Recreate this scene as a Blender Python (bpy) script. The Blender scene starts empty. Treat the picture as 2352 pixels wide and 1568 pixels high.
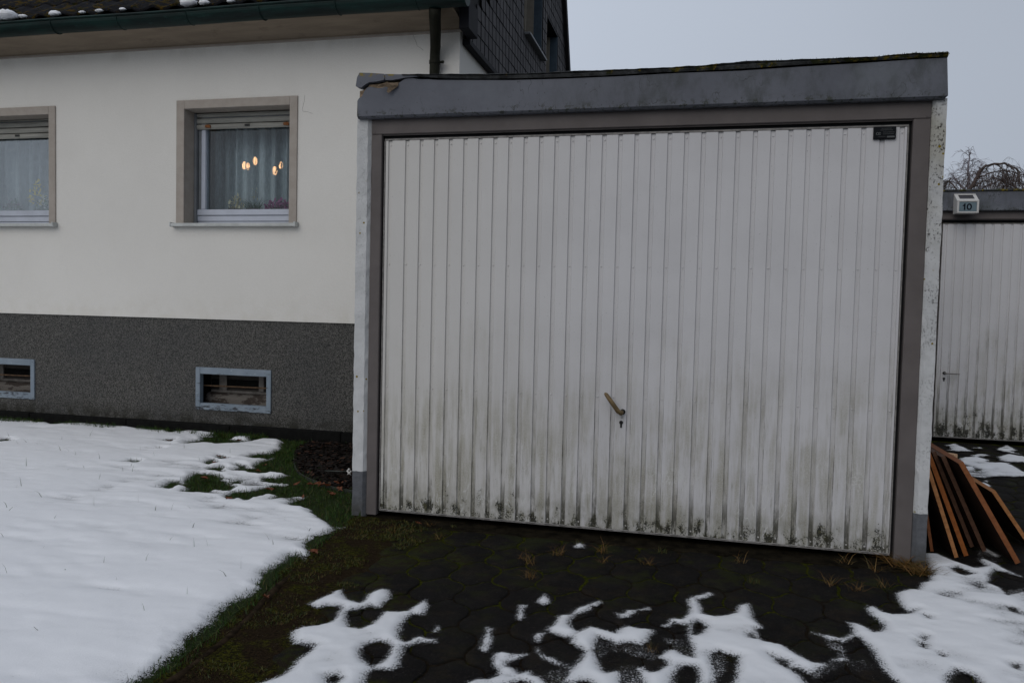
import bpy, math, random
import numpy as np
from mathutils import Vector, Matrix

S = bpy.context.scene
COL = S.collection
rnd = random.Random(7)
nr = np.random.RandomState(11)

# ---------------------------------------------------------------- camera
CAM = np.array([1.6055, -3.8461, 1.10]); YAW, PITCH, ROLL = 0.2306, -0.0446, -0.0235
FPX = 1799.5                                  # focal length in units of 1/2352 of the picture width
def rotm(yaw, pitch, roll):
    cy, sy, cp, sp, cr, sr = math.cos(yaw), math.sin(yaw), math.cos(pitch), math.sin(pitch), math.cos(roll), math.sin(roll)
    return (np.array([[cy, -sy, 0], [sy, cy, 0], [0, 0, 1]]) @ np.array([[1, 0, 0], [0, cp, -sp], [0, sp, cp]])
            @ np.array([[cr, 0, sr], [0, 1, 0], [-sr, 0, cr]]))
RM = rotm(YAW, PITCH, ROLL)
cd = bpy.data.cameras.new('camera'); cam = bpy.data.objects.new('camera', cd); COL.objects.link(cam)
m = Matrix.Identity(4)
for i in range(3):
    m[i][0] = RM[i, 0]; m[i][1] = RM[i, 2]; m[i][2] = -RM[i, 1]; m[i][3] = CAM[i]
cam.matrix_world = m
cd.sensor_width = 36; cd.lens = FPX/2352*36; cd.clip_end = 2000; cd.clip_start = 0.05
S.camera = cam
# surveying helpers: a traced photo point laid onto a real plane of the place
def ray(x, y): return RM @ np.array([(x-1176)/FPX, 1, -(y-784)/FPX])
def on_y(x, y, Y): d = ray(x, y); return CAM + d*((Y-CAM[1])/d[1])
def on_z(x, y, Z): d = ray(x, y); return CAM + d*((Z-CAM[2])/d[2])

# ---------------------------------------------------------------- world, sun, exposure
SUN_EL, SUN_AZ = math.radians(38), math.radians(200)
w = bpy.data.worlds.new('World'); S.world = w; w.use_nodes = True
nt = w.node_tree; nt.nodes.clear()
sky = nt.nodes.new('ShaderNodeTexSky'); sky.sky_type = 'NISHITA'; sky.sun_disc = False
sky.sun_elevation = SUN_EL; sky.sun_rotation = SUN_AZ; sky.dust_density = 4; sky.air_density = 1.0
hs = nt.nodes.new('ShaderNodeHueSaturation'); hs.inputs['Saturation'].default_value = 0.45
mx = nt.nodes.new('ShaderNodeMix'); mx.data_type = 'RGBA'; mx.inputs[0].default_value = 0.9
mx.inputs[7].default_value = (4.30, 4.78, 5.60, 1)
bg = nt.nodes.new('ShaderNodeBackground'); bg.inputs[1].default_value = 0.10
wo = nt.nodes.new('ShaderNodeOutputWorld')
nt.links.new(sky.outputs[0], hs.inputs['Color']); nt.links.new(hs.outputs[0], mx.inputs[6])
# the cloud layer is thinner towards the left of the garage roof and heavier to the right
wt = nt.nodes.new('ShaderNodeTexCoord'); wx = nt.nodes.new('ShaderNodeSeparateXYZ'); nt.links.new(wt.outputs['Generated'], wx.inputs[0])
wn = nt.nodes.new('ShaderNodeTexNoise'); wn.inputs['Scale'].default_value = 1.6; wn.inputs['Detail'].default_value = 3; nt.links.new(wt.outputs['Generated'], wn.inputs['Vector'])
wr = nt.nodes.new('ShaderNodeMapRange'); wr.inputs[1].default_value = -.25; wr.inputs[2].default_value = .50; wr.inputs[3].default_value = 1.10; wr.inputs[4].default_value = .76
nt.links.new(wx.outputs[0], wr.inputs[0]); wa = nt.nodes.new('ShaderNodeMath'); wa.operation = 'MULTIPLY_ADD'; wa.inputs[1].default_value = .16; nt.links.new(wn.outputs[0], wa.inputs[0])
wb = nt.nodes.new('ShaderNodeMath'); wb.operation = 'SUBTRACT'; wb.inputs[1].default_value = .08; nt.links.new(wa.outputs[0], wb.inputs[0]); nt.links.new(wr.outputs[0], wa.inputs[2])
wm = nt.nodes.new('ShaderNodeVectorMath'); wm.operation = 'SCALE'; nt.links.new(mx.outputs[2], wm.inputs[0]); nt.links.new(wb.outputs[0], wm.inputs['Scale'])
nt.links.new(wm.outputs[0], bg.inputs[0]); nt.links.new(bg.outputs[0], wo.inputs[0])
sl = bpy.data.lights.new('sun', 'SUN'); sl.energy = 0.6; sl.angle = math.radians(50); sl.color = (1, .93, .84)
so = bpy.data.objects.new('sun', sl); COL.objects.link(so)
sd = Vector((math.sin(SUN_AZ)*math.cos(SUN_EL), math.cos(SUN_AZ)*math.cos(SUN_EL), math.sin(SUN_EL)))
so.rotation_euler = sd.to_track_quat('Z', 'Y').to_euler()
S.view_settings.view_transform = 'Standard'; S.view_settings.look = 'None'
S.view_settings.exposure = 0.14; S.view_settings.gamma = 1; S.view_settings.use_curve_mapping = False

# ---------------------------------------------------------------- material helpers
class NT:
    def __init__(s, name):
        s.m = bpy.data.materials.new(name); s.m.use_nodes = True; s.t = s.m.node_tree; s.t.nodes.clear()
        s.o = s.t.nodes.new('ShaderNodeOutputMaterial'); s.tc = s.t.nodes.new('ShaderNodeTexCoord')
        s.co = s.tc.outputs['Object']
    def n(s, k, **a):
        q = s.t.nodes.new(k)
        for kk, v in a.items(): setattr(q, kk, v)
        return q
    def set(s, sock, v):
        if isinstance(v, bpy.types.NodeSocket): s.t.links.new(v, sock)
        elif isinstance(v, tuple) and len(v) == 3 and sock.type == 'RGBA': sock.default_value = (*v, 1)
        else: sock.default_value = v
    def map(s, scale=(1, 1, 1), loc=(0, 0, 0), co=None):
        q = s.n('ShaderNodeMapping'); s.set(q.inputs[0], co or s.co); q.inputs['Scale'].default_value = scale; q.inputs['Location'].default_value = loc
        return q.outputs[0]
    def noise(s, scale, detail=3, rough=.5, co=None, dist=0):
        q = s.n('ShaderNodeTexNoise'); s.set(q.inputs['Vector'], co or s.co)
        q.inputs['Scale'].default_value = scale; q.inputs['Detail'].default_value = detail; q.inputs['Roughness'].default_value = rough; q.inputs['Distortion'].default_value = dist
        return q.outputs[0]
    def vor(s, scale, co=None, out=0, feat='F1', rnds=1):
        q = s.n('ShaderNodeTexVoronoi', feature=feat); s.set(q.inputs['Vector'], co or s.co); q.inputs['Scale'].default_value = scale; q.inputs['Randomness'].default_value = rnds
        return q.outputs[out]
    def rr(s, v, a, b, c=0., d=1., smooth=True):
        q = s.n('ShaderNodeMapRange', interpolation_type='SMOOTHSTEP' if smooth else 'LINEAR'); s.set(q.inputs[0], v)
        for i, x in enumerate((a, b, c, d)): q.inputs[i+1].default_value = x
        return q.outputs[0]
    def ma(s, op, a, b=0.):
        q = s.n('ShaderNodeMath', operation=op); s.set(q.inputs[0], a); s.set(q.inputs[1], b); return q.outputs[0]
    def mix(s, f, a, b, blend='MIX'):
        q = s.n('ShaderNodeMix', data_type='RGBA', blend_type=blend); s.set(q.inputs[0], f); s.set(q.inputs[6], a); s.set(q.inputs[7], b); return q.outputs[2]
    def xyz(s, i):
        q = s.n('ShaderNodeSeparateXYZ'); s.set(q.inputs[0], s.co); return q.outputs[i]
    def attr(s, name):
        q = s.n('ShaderNodeAttribute'); q.attribute_name = name; return q.outputs['Fac']
    def bump(s, h, st=.3, d=.01):
        q = s.n('ShaderNodeBump'); q.inputs['Strength'].default_value = st; q.inputs['Distance'].default_value = d; s.set(q.inputs['Height'], h); return q.outputs[0]
    def bsdf(s, col, rough=.7, bump=None, metal=0., spec=.4, em=None, est=0, alpha=None):
        q = s.n('ShaderNodeBsdfPrincipled'); s.set(q.inputs['Base Color'], col); s.set(q.inputs['Roughness'], rough)
        q.inputs['Metallic'].default_value = metal; q.inputs['Specular IOR Level'].default_value = spec
        if bump is not None: s.set(q.inputs['Normal'], bump)
        if em: s.set(q.inputs['Emission Color'], em); q.inputs['Emission Strength'].default_value = est
        if alpha is not None: s.set(q.inputs['Alpha'], alpha)
        s.t.links.new(q.outputs[0], s.o.inputs[0]); return s.m

def plain(name, col, var=.25, scale=30, rough=.7, bump=.1, metal=0., spec=.4, stretch=(1, 1, 1)):
    q = NT(name); c = q.map(stretch)
    f = q.noise(scale, 4, .6, co=c)
    dark = tuple(x*(1-var) for x in col); lite = tuple(min(1, x*(1+var)) for x in col)
    return q.bsdf(q.mix(q.rr(f, .3, .7), dark, lite), rough, q.bump(q.noise(scale*4, 3, .6, co=c), bump, .003) if bump else None, metal, spec)

MAT = {}
def mats():
    # white house render
    q = NT('house_render')
    big = q.noise(.8, 4, .55); fine = q.noise(160, 3, .7); med = q.noise(9, 4, .6)
    c = q.mix(q.rr(big, .35, .7), (.668, .648, .606), (.708, .688, .644))
    z = q.xyz(2)
    top = q.ma('MULTIPLY', q.rr(z, 3.02, 3.17), q.rr(q.noise(6, 4, .6, co=q.map((1, 1, .6))), .40, .68))
    c = q.mix(q.ma('MULTIPLY', top, .18), c, (.30, .27, .21))
    low = q.ma('MULTIPLY', q.rr(z, 1.2, .93), q.rr(med, .35, .7))
    c = q.mix(q.ma('MULTIPLY', low, .2), c, (.5, .46, .36))
    # run-off below the sills
    sill = q.ma('MULTIPLY', q.rr(z, 1.45, 1.69), q.rr(q.noise(7, 3, .6, co=q.map((1, 1, .25))), .46, .66))
    c = q.mix(q.ma('MULTIPLY', sill, q.ma('MULTIPLY', .0, q.rr(z, 1.74, 1.70))), c, (.36, .33, .27))
    c = q.mix(q.rr(fine, .3, .75, 0, .10), c, (.30, .30, .28))
    c = q.mix(q.rr(q.noise(2.6, 5, .65, co=q.map((1, 1, .45), (4, 0, 1))), .5, .75, 0, .08), c, (.45, .43, .37))
    MAT['render'] = q.bsdf(c, .92, q.bump(q.ma('ADD', fine, q.noise(45, 3, .6)), .45, .005), spec=.15)
    # roughcast plinth
    q = NT('plinth_roughcast')
    v = q.vor(105); n2 = q.noise(112, 3, .85); big = q.noise(2.2, 4, .6); med = q.noise(9, 3, .6)
    c = q.mix(q.rr(n2, .40, .62), (.030, .030, .029), (.155, .150, .138))
    c = q.mix(q.rr(big, .35, .7, 0, .35), c, (.055, .057, .06))
    c = q.mix(q.rr(v, .0, .35, .35, 0), c, (.19, .18, .155))
    c = q.mix(q.ma('MULTIPLY', q.rr(q.xyz(2), .22, .05), q.rr(med, .35, .6)), c, (.035, .034, .028))
    MAT['plinth'] = q.bsdf(c, .95, q.bump(q.ma('ADD', q.ma('MULTIPLY', v, -1), n2), .9, .006), spec=.1)
    MAT['base'] = plain('dark_base_course', (.006, .006, .0055), .3, 20, .9, .3, spec=.1)
    # cove / surround
    q = NT('beige_cove_paint')
    n = q.noise(5, 5, .65, co=q.map((.5, 3, 3))); f = q.noise(60, 3, .6)
    c = q.mix(q.rr(n, .35, .7), (.25, .20, .148), (.31, .25, .185))
    c = q.mix(q.ma('MULTIPLY', q.rr(q.noise(4, 5, .7, co=q.map((1, 2, 2), (3, 0, 0))), .54, .70), .35), c, (.10, .07, .05))
    MAT['cove'] = q.bsdf(c, .85, q.bump(f, .2, .003), spec=.2)
    q = NT('beige_surround_paint')
    n = q.noise(12, 4, .6); f = q.noise(150, 3, .7)
    c = q.mix(q.rr(n, .3, .7), (.33, .292, .255), (.375, .335, .295))
    c = q.mix(q.rr(f, .55, .8, 0, .3), c, (.22, .19, .15))
    MAT['surround'] = q.bsdf(c, .9, q.bump(f, .3, .003), spec=.2)
    # gutter: dark patinated copper-green
    q = NT('green_gutter_metal')
    n = q.noise(3, 5, .65, co=q.map((1, 4, 4))); z = q.xyz(2)
    c = q.mix(q.rr(n, .35, .7), (.006, .013, .012), (.008, .030, .026))
    c = q.mix(q.rr(q.noise(30, 3, .6, co=q.map((.3, 1, 1))), .6, .75, 0, .5), c, (.02, .06, .055))
    MAT['gutter'] = q.bsdf(c, .5, q.bump(q.noise(14, 3, .5), .15, .004), spec=.18)
    MAT['pipe'] = plain('dark_downpipe_metal', (.014, .014, .009), .25, 14, .6, .08, spec=.12)
    # roof tile + moss
    q = NT('mossy_roof_tile')
    n = q.noise(14, 5, .65); c = q.mix(q.rr(q.noise(40, 3, .6), .3, .7), (.005, .005, .006), (.016, .016, .019))
    mo = q.rr(n, .51, .58)
    mc = q.mix(q.rr(q.noise(23, 3, .6), .35, .65), (.012, .015, .002), (.085, .050, .006))
    c = q.mix(mo, c, mc)
    MAT['tile'] = q.bsdf(c, .8, q.bump(q.ma('ADD', q.ma('MULTIPLY', mo, q.noise(90, 3, .7)), 0), .8, .02), spec=.08)
    # slates: variation per slate
    q = NT('grey_slate')
    g = q.n('ShaderNodeNewGeometry').outputs['Random Per Island']
    c = q.mix(g, (.056, .053, .056), (.092, .087, .090)); c = q.mix(q.rr(q.noise(30, 4, .6), .4, .75, 0, .5), c, (.028, .028, .032))
    MAT['slate'] = q.bsdf(c, .7, q.bump(q.noise(60, 3, .6), .15, .003), spec=.12)
    MAT['black'] = plain('black_backing', (.004, .004, .005), .2, 10, .8, 0)
    MAT['bargeboard'] = plain('dark_bargeboard', (.010, .010, .013), .2, 14, .7, .1, spec=.15)
    MAT['verge'] = plain('dark_verge_tile', (.030, .027, .027), .3, 25, .85, .2)
    MAT['bluetrim'] = plain('blue_grey_trim_paint', (.045, .070, .095), .15, 12, .6, .05)
    MAT['beigejamb'] = plain('beige_jamb_paint', (.24, .215, .175), .12, 9, .85, .05)
    # white door
    def door(name, floor=0, side=0, far=0):
        q = NT(name); z = q.xyz(2); x = q.xyz(0)
        base = q.mix(q.rr(q.noise(2.2, 4, .6), .3, .7), (.520, .513, .520), (.570, .563, .570))
        base = q.mix(q.ma('MULTIPLY', q.rr(x, 1.4, .0), .55), base, (.545, .525, .475))
        st = q.noise(1, 5, .65, co=q.map((26, 5, 2.2))); st2 = q.noise(1, 5, .7, co=q.map((60, 5, 6), (7, 0, 1)))
        h = q.ma('ADD', z, q.ma('MULTIPLY', q.noise(3.4, 3, .6), 1.0))
        mid = q.ma('MULTIPLY', q.rr(h, 1.60, .75), q.rr(q.ma('ADD', q.ma('MULTIPLY', st, .6), q.ma('MULTIPLY', q.noise(5, 4, .6, co=q.map((1, 1, .6), (6, 0, 3))), .4)), .42, .62))
        dz = q.rr(q.noise(140, 4, .8), .38, .62)
        c = q.mix(q.ma('MULTIPLY', mid, q.ma('ADD', .42, q.ma('MULTIPLY', dz, .34))), base, (.265, .248, .175))
        c = q.mix(q.ma('MULTIPLY', q.ma('MULTIPLY', q.rr(h, 1.35, .7), q.rr(st2, .52, .70)), .55), c, (.19, .182, .135))
        # algae at the foot: clusters with specks around them
        clus = q.noise(17, 3, .6, co=q.map((1, 1, .55), (2.3, 0, .4))); speck = q.noise(75, 4, .75)
        t = 1.7 if far else 1.0
        foot = q.rr(z, .24*t, .0)
        a = q.ma('ADD', q.ma('ADD', q.ma('MULTIPLY', foot, .34), q.ma('MULTIPLY', clus, 1.15)), q.ma('MULTIPLY', speck, .62))
        soft = q.ma('MULTIPLY', q.rr(q.ma('ADD', q.ma('ADD', q.ma('MULTIPLY', foot, .34), q.ma('MULTIPLY', clus, 1.15)), .31), 1.05-.03*far, 1.46-.03*far), q.rr(foot, .02, .35))
        alg = q.rr(q.ma('SUBTRACT', soft, q.rr(q.noise(120, 4, .8), .34, .66, smooth=False)), -.10, .12)
        ac = q.mix(q.rr(q.noise(33, 3, .6), .45, .66), (.009, .009, .006), (.045, .042, .013) if not far else (.03, .03, .018))
        c = q.mix(q.ma('MULTIPLY', q.rr(foot, .0, .9), q.rr(clus, .34, .62, .1, .75)), c, (.20, .195, .15))
        # dried lime trails
        tr = q.ma('ABSOLUTE', q.ma('SUBTRACT', q.noise(5.5, 4, .6, co=q.map((1.9, 1, .8), (4, 1, 2)), dist=.6), .5))
        tm = q.ma('MULTIPLY', q.rr(tr, .016, .003), q.ma('MULTIPLY', q.rr(h, 1.15, .6), q.rr(q.noise(4.4, 2, .5), .44, .60)))
        c = q.mix(q.ma('MULTIPLY', tm, .8), c, (.58, .58, .565))
        c = q.mix(q.ma('MULTIPLY', alg, .93), c, ac)
        dot = q.rr(q.vor(30), .055, .03)
        c = q.mix(q.ma('MULTIPLY', dot, q.rr(q.noise(2.5, 2, .5), .5, .6, 0, .8)), c, (.06, .06, .05))
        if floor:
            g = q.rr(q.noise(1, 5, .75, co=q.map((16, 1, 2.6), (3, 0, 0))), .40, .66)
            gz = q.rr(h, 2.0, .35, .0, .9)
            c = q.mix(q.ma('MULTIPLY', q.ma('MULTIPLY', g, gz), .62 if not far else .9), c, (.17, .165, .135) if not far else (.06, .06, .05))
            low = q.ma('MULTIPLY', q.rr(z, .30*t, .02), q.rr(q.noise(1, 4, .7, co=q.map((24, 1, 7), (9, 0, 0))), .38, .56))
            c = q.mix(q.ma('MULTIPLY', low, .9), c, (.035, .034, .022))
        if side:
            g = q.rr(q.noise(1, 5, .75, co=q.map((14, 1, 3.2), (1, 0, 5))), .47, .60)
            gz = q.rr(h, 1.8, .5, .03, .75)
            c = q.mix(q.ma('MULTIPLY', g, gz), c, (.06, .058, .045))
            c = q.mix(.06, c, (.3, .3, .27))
        return q.bsdf(c, q.rr(alg, 0, 1, .42, .9), q.bump(q.noise(5, 2, .5), .05, .01), spec=.35)
    MAT['door'] = door('white_door_paint'); MAT['door_floor'] = door('white_door_groove', 1); MAT['door_side'] = door('white_door_groove_edge', 0, 1)
    MAT['fdoor'] = door('far_door_paint', far=1); MAT['fdoor_floor'] = door('far_door_groove', 1, far=1); MAT['fdoor_side'] = door('far_door_groove_edge', 0, 1, far=1)
    MAT['taupe'] = plain('taupe_frame_paint', (.118, .104, .100), .10, 6, .6, .04, spec=.15)
    MAT['galv'] = plain('zinc_edge', (.20, .19, .18), .3, 30, .6, .05, metal=.1)
    # garage concrete posts
    q = NT('white_pitted_concrete')
    z = q.xyz(2); x = q.xyz(0)
    c = q.mix(q.rr(q.noise(7, 4, .6), .3, .7), (.46, .465, .465), (.56, .565, .565))
    ms = q.ma('ADD', q.noise(5, 2, .5), q.rr(x, 1, 2, -.14, .13))
    pit = q.ma('MULTIPLY', q.rr(q.noise(105, 3, .65, co=q.map((1, 1, .75))), .54, .60), q.ma('MULTIPLY', q.rr(q.noise(9, 3, .6), .42, .58), q.rr(z, .7, 1.7, .25, 1)))
    pit2 = q.ma('MULTIPLY', q.rr(q.noise(130, 2, .6, co=q.map((1, 1, .6), (3, 3, 3))), .63, .69), q.rr(x, 1, 2, .35, .6))
    c = q.mix(q.ma('MULTIPLY', q.rr(z, 1.2, 2.0), q.rr(ms, .45, .7, 0, .75)), c, (.33, .315, .255))
    c = q.mix(q.ma('MULTIPLY', pit, q.rr(ms, .42, .58)), c, (.035, .030, .025))
    c = q.mix(q.ma('MULTIPLY', pit2, q.rr(z, .6, 1.6)), c, (.10, .09, .07))
    c = q.mix(q.ma('MULTIPLY', q.rr(q.vor(24, co=q.map((1, 1, 1), (1, 2, 3))), .16, .13), q.rr(q.noise(3.1, 2, .5, co=q.map(loc=(0, 0, 2))), .53, .56)), c, (.20, .15, .012))
    gz = q.rr(q.ma('ADD', z, q.ma('MULTIPLY', q.noise(30, 3, .6), .012)), .221, .217)
    gc = q.mix(q.rr(q.noise(40, 4, .65), .3, .75), (.092, .096, .105), (.122, .126, .136))
    gc = q.mix(q.ma('MULTIPLY', q.rr(z, .10, -.03), q.rr(q.noise(18, 3, .6), .3, .6)), gc, (.06, .06, .055))
    c = q.mix(gz, c, gc)
    MAT['post'] = q.bsdf(c, .9, q.bump(q.ma('ADD', q.noise(55, 4, .7), q.ma('MULTIPLY', pit, -1.)), .5, .006), spec=.2)
    # fascia
    q = NT('grey_fascia_paint')
    x = q.xyz(0); z = q.xyz(2)
    c = q.mix(q.rr(q.noise(3, 5, .6), .3, .7), (.104, .110, .130), (.132, .139, .162))
    c = q.mix(q.ma('MULTIPLY', q.rr(q.noise(9, 5, .7, co=q.map((1, 1, .5))), .42, .72), q.rr(x, .4, 1.6, .1, .85)), c, (.060, .066, .068))
    c = q.mix(q.ma('MULTIPLY', q.rr(q.ma('ABSOLUTE', q.ma('SUBTRACT', q.noise(13, 3, .5, co=q.map((1, 1, .6), (8, 1, 0))), .5)), .008, .002), q.rr(q.noise(6, 2, .5), .55, .62, 0, .7)), c, (.03, .032, .03))
    c = q.mix(q.rr(q.noise(2.3, 4, .6), .54, .68, 0, .5), c, (.15, .165, .185))
    top = q.ma('ADD', q.ma('MULTIPLY', q.rr(z, 2.19, 2.27), .45), q.noise(16, 4, .7))
    c = q.mix(q.rr(top, .93, 1.03), c, (.20, .15, .022))
    c = q.mix(q.ma('MULTIPLY', q.rr(z, 2.10, 2.055), q.rr(q.noise(40, 3, .7), .52, .62, 0, .8)), c, (.03, .033, .02))
    c = q.mix(q.rr(q.vor(19), .05, .03, 0, .8), c, (.03, .03, .028))
    MAT['fascia'] = q.bsdf(c, .65, q.bump(q.noise(34, 4, .6), .25, .006), spec=.25)
    # membrane
    q = NT('roof_membrane')
    x = q.xyz(0)
    c = q.mix(q.rr(q.noise(20, 4, .6), .3, .7), (.022, .022, .022), (.085, .088, .088))
    mo = q.rr(q.ma('ADD', q.noise(11, 4, .7), q.rr(x, 1.0, 2.6, -.04, .15)), .58, .64)
    c = q.mix(mo, c, q.mix(q.rr(q.noise(28, 3, .6), .45, .6), (.028, .032, .008), (.22, .16, .02)))
    MAT['membrane'] = q.bsdf(c, .8, q.bump(q.noise(60, 4, .7), .6, .01), spec=.3)
    MAT['moss'] = plain('green_moss', (.035, .055, .010), .6, 60, .95, .8)
    MAT['oldwood'] = plain('rotten_tan_wood', (.20, .145, .095), .45, 30, .9, .5, stretch=(1, 1, 3))
    MAT['darkwood'] = plain('rotten_dark_wood', (.022, .017, .010), .5, 40, .95, .6)
    MAT['brass'] = plain('worn_brass', (.165, .115, .055), .3, 40, .55, .1, metal=.15, spec=.3)
    MAT['keyhole'] = plain('black_rubber', (.006, .006, .006), .2, 30, .6, 0)
    MAT['plate'] = plain('black_nameplate', (.006, .007, .009), .2, 30, .6, 0, spec=.1)
    MAT['platetext'] = plain('faded_grey_print', (.075, .08, .08), .1, 30, .5, 0)
    MAT['plateink'] = plain('faint_grey_print', (.030, .033, .034), .3, 30, .5, 0)
    MAT['lampwhite'] = plain('white_plastic', (.52, .51, .49), .04, 20, .45, 0)
    MAT['solar'] = plain('solar_cell', (.030, .026, .028), .2, 60, .3, 0)
    MAT['display'] = plain('teal_display', (.13, .18, .205), .12, 12, .5, 0, spec=.2)
    MAT['ink'] = plain('dark_navy_digits', (.006, .008, .014), .1, 20, .7, 0, spec=.1)
    MAT['alu'] = plain('white_window_profile', (.46, .49, .56), .06, 8, .45, .02)
    MAT['rail'] = plain('grey_guide_rail', (.17, .18, .19), .1, 12, .5, .02)
    MAT['shutter'] = plain('aged_shutter_slat', (.27, .265, .235), .2, 10, .6, .08, stretch=(.4, 1, 4))
    MAT['rust'] = plain('rust_orange_bracket', (.19, .07, .02), .4, 80, .85, .3)
    MAT['sill'] = plain('pale_metal_sill', (.44, .455, .44), .12, 12, .5, .05)
    # glass
    q = NT('window_glass')
    fr = q.n('ShaderNodeFresnel'); fr.inputs[0].default_value = 1.5
    gl = q.n('ShaderNodeBsdfGlossy'); gl.inputs['Roughness'].default_value = .02
    tr = q.n('ShaderNodeBsdfTransparent'); tr.inputs[0].default_value = (.90, .93, .94, 1)
    ms = q.n('ShaderNodeMixShader'); q.set(ms.inputs[0], q.ma('MULTIPLY', fr.outputs[0], .55)); q.t.links.new(tr.outputs[0], ms.inputs[1]); q.t.links.new(gl.outputs[0], ms.inputs[2])
    q.t.links.new(ms.outputs[0], q.o.inputs[0]); MAT['glass'] = q.m
    # sheer curtain
    q = NT('sheer_curtain')
    d = q.n('ShaderNodeBsdfDiffuse'); q.set(d.inputs[0], q.mix(q.rr(q.noise(1, 2, .5, co=q.map((11, 1, .2))), .40, .60), (.34, .39, .41), (.60, .66, .68)))  # upright light and dark bands paint in the shading of the folds
    tr = q.n('ShaderNodeBsdfTransparent')
    weave = q.noise(1, 2, .6, co=q.map((150, 1, 20)))
    ms = q.n('ShaderNodeMixShader'); q.set(ms.inputs[0], q.rr(weave, .3, .7, .72, .92)); q.t.links.new(tr.outputs[0], ms.inputs[1]); q.t.links.new(d.outputs[0], ms.inputs[2])
    q.t.links.new(ms.outputs[0], q.o.inputs[0]); MAT['curtain'] = q.m
    MAT['room'] = plain('dim_room_wall', (.14, .13, .12), .1, 3, .9, 0)
    q = NT('lit_lamp_shade'); MAT['lit'] = q.bsdf((.8, .5, .3), .6, em=(1, .52, .24), est=6)
    MAT['lampmetal'] = plain('dark_lamp_metal', (.04, .03, .02), .1, 20, .5, 0)
    # cellar windows
    q = NT('peeling_blue_paint')
    n = q.noise(18, 5, .7, co=q.map((.5, 1, 2.2))); z = q.xyz(2)
    c = q.mix(q.rr(q.noise(5, 3, .6), .3, .7), (.17, .21, .25), (.225, .265, .305))
    c = q.mix(q.rr(q.ma('ADD', n, q.rr(z, .30, .18, 0, .08)), .60, .66), c, (.045, .05, .058))
    c = q.mix(q.rr(q.noise(30, 4, .7, co=q.map((.6, 1, 2), (5, 5, 5))), .66, .7), c, (.34, .39, .43))
    MAT['bluepeel'] = q.bsdf(c, .75, q.bump(n, .5, .004), spec=.3)
    MAT['innerframe'] = plain('old_brown_window_paint', (.135, .122, .108), .3, 18, .8, .2)
    q = NT('flaking_ledge_paint'); n = q.noise(11, 4, .65, co=q.map((.8, 1, 2)))
    MAT['ledge'] = q.bsdf(q.mix(q.rr(n, .48, .54), (.050, .040, .034), (.135, .122, .108)), .85, q.bump(n, .6, .01), spec=.2)
    MAT['dimwood'] = plain('dim_brown_inner_panel', (.055, .048, .042), .35, 14, .8, .1, stretch=(.4, 1, 5), spec=.1)
    MAT['rustbar'] = plain('rusty_bar', (.085, .050, .026), .4, 60, .9, .3)
    # boards
    def wood(name, c1, c2):
        q = NT(name); n = q.noise(1, 5, .65, co=q.map((60, 3, 60)))
        c = q.mix(q.rr(n, .3, .7), c1, c2); c = q.mix(q.rr(q.vor(60), .12, .05, 0, .6), c, tuple(x*.3 for x in c1))
        return q.bsdf(c, .7, q.bump(n, .3, .003), spec=.3)
    MAT['w_orange'] = wood('orange_board_edge', (.19, .056, .010), (.27, .085, .016))
    MAT['w_pale'] = wood('pale_tan_board_edge', (.26, .11, .035), (.40, .18, .07))
    MAT['w_brown'] = wood('brown_board_edge', (.075, .036, .020), (.125, .062, .036))
    MAT['w_rust'] = wood('reddish_board_edge', (.165, .055, .018), (.235, .085, .030))
    MAT['w_face'] = wood('dark_wet_board_face', (.022, .009, .005), (.048, .022, .011))
    MAT['w_olive'] = wood('olive_board', (.05, .038, .012), (.085, .062, .020))
    MAT['w_cut'] = wood('fresh_cut_wood', (.42, .25, .14), (.58, .38, .23))
    # pavers
    q = NT('dark_wet_paver')
    g = q.n('ShaderNodeNewGeometry').outputs['Random Per Island']; x = q.xyz(0); y = q.xyz(1)
    c = q.mix(g, (.0052, .0047, .0046), (.0075, .0067, .0064))
    c = q.mix(q.rr(q.noise(150, 4, .85), .52, .70), c, (.030, .025, .022))
    c = q.mix(q.ma('MULTIPLY', q.rr(q.vor(85), .13, .07), q.rr(q.noise(30, 2, .5), .45, .6)), c, (.14, .125, .11))
    c = q.mix(q.ma('MULTIPLY', q.rr(q.noise(11, 5, .7), .48, .66), q.rr(q.noise(70, 3, .7), .38, .6, .2, .9)), c, (.019, .014, .009))
    c = q.mix(q.ma('MULTIPLY', q.rr(q.noise(6, 5, .7, co=q.map(loc=(2, 7, 0))), .52, .64), q.rr(y, -1.5, -.3, .15, .9)), c, (.016, .018, .005))
    edge = q.ma('ADD', q.noise(6, 5, .65), q.rr(x, 1.0, .1, -.12, .14))
    c = q.mix(q.rr(edge, .50, .62, 0, .8), c, q.mix(q.rr(q.noise(40, 3, .6), .4, .6), (.014, .009, .004), (.022, .027, .003)))
    c = q.mix(q.ma('MULTIPLY', q.rr(q.noise(3.5, 5, .6, co=q.map(loc=(5, 0, 0))), .56, .66), q.rr(y, -.9, -.2)), c, (.017, .019, .007))
    MAT['paver'] = q.bsdf(c, q.rr(q.noise(8, 3, .6), .3, .7, .7, .9), q.bump(q.noise(160, 4, .8), .8, .006), spec=.08)
    q = NT('mossy_joint_soil')
    x = q.xyz(0); y = q.xyz(1)
    mo = q.ma('ADD', q.noise(5, 5, .65), q.ma('ADD', q.rr(y, -1.7, -.5, -.10, .08), q.rr(x, 1.6, .2, -.03, .10)))
    c = q.mix(q.rr(q.noise(60, 4, .7), .35, .7), (.008, .006, .004), (.024, .017, .011))
    c = q.mix(q.rr(mo, .50, .58), c, q.mix(q.rr(q.noise(90, 3, .7), .38, .64), (.010, .015, .001), (.055, .058, .005)))
    MAT['joint'] = q.bsdf(c, .95, q.bump(q.noise(140, 4, .8), .9, .01), spec=.04)
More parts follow.
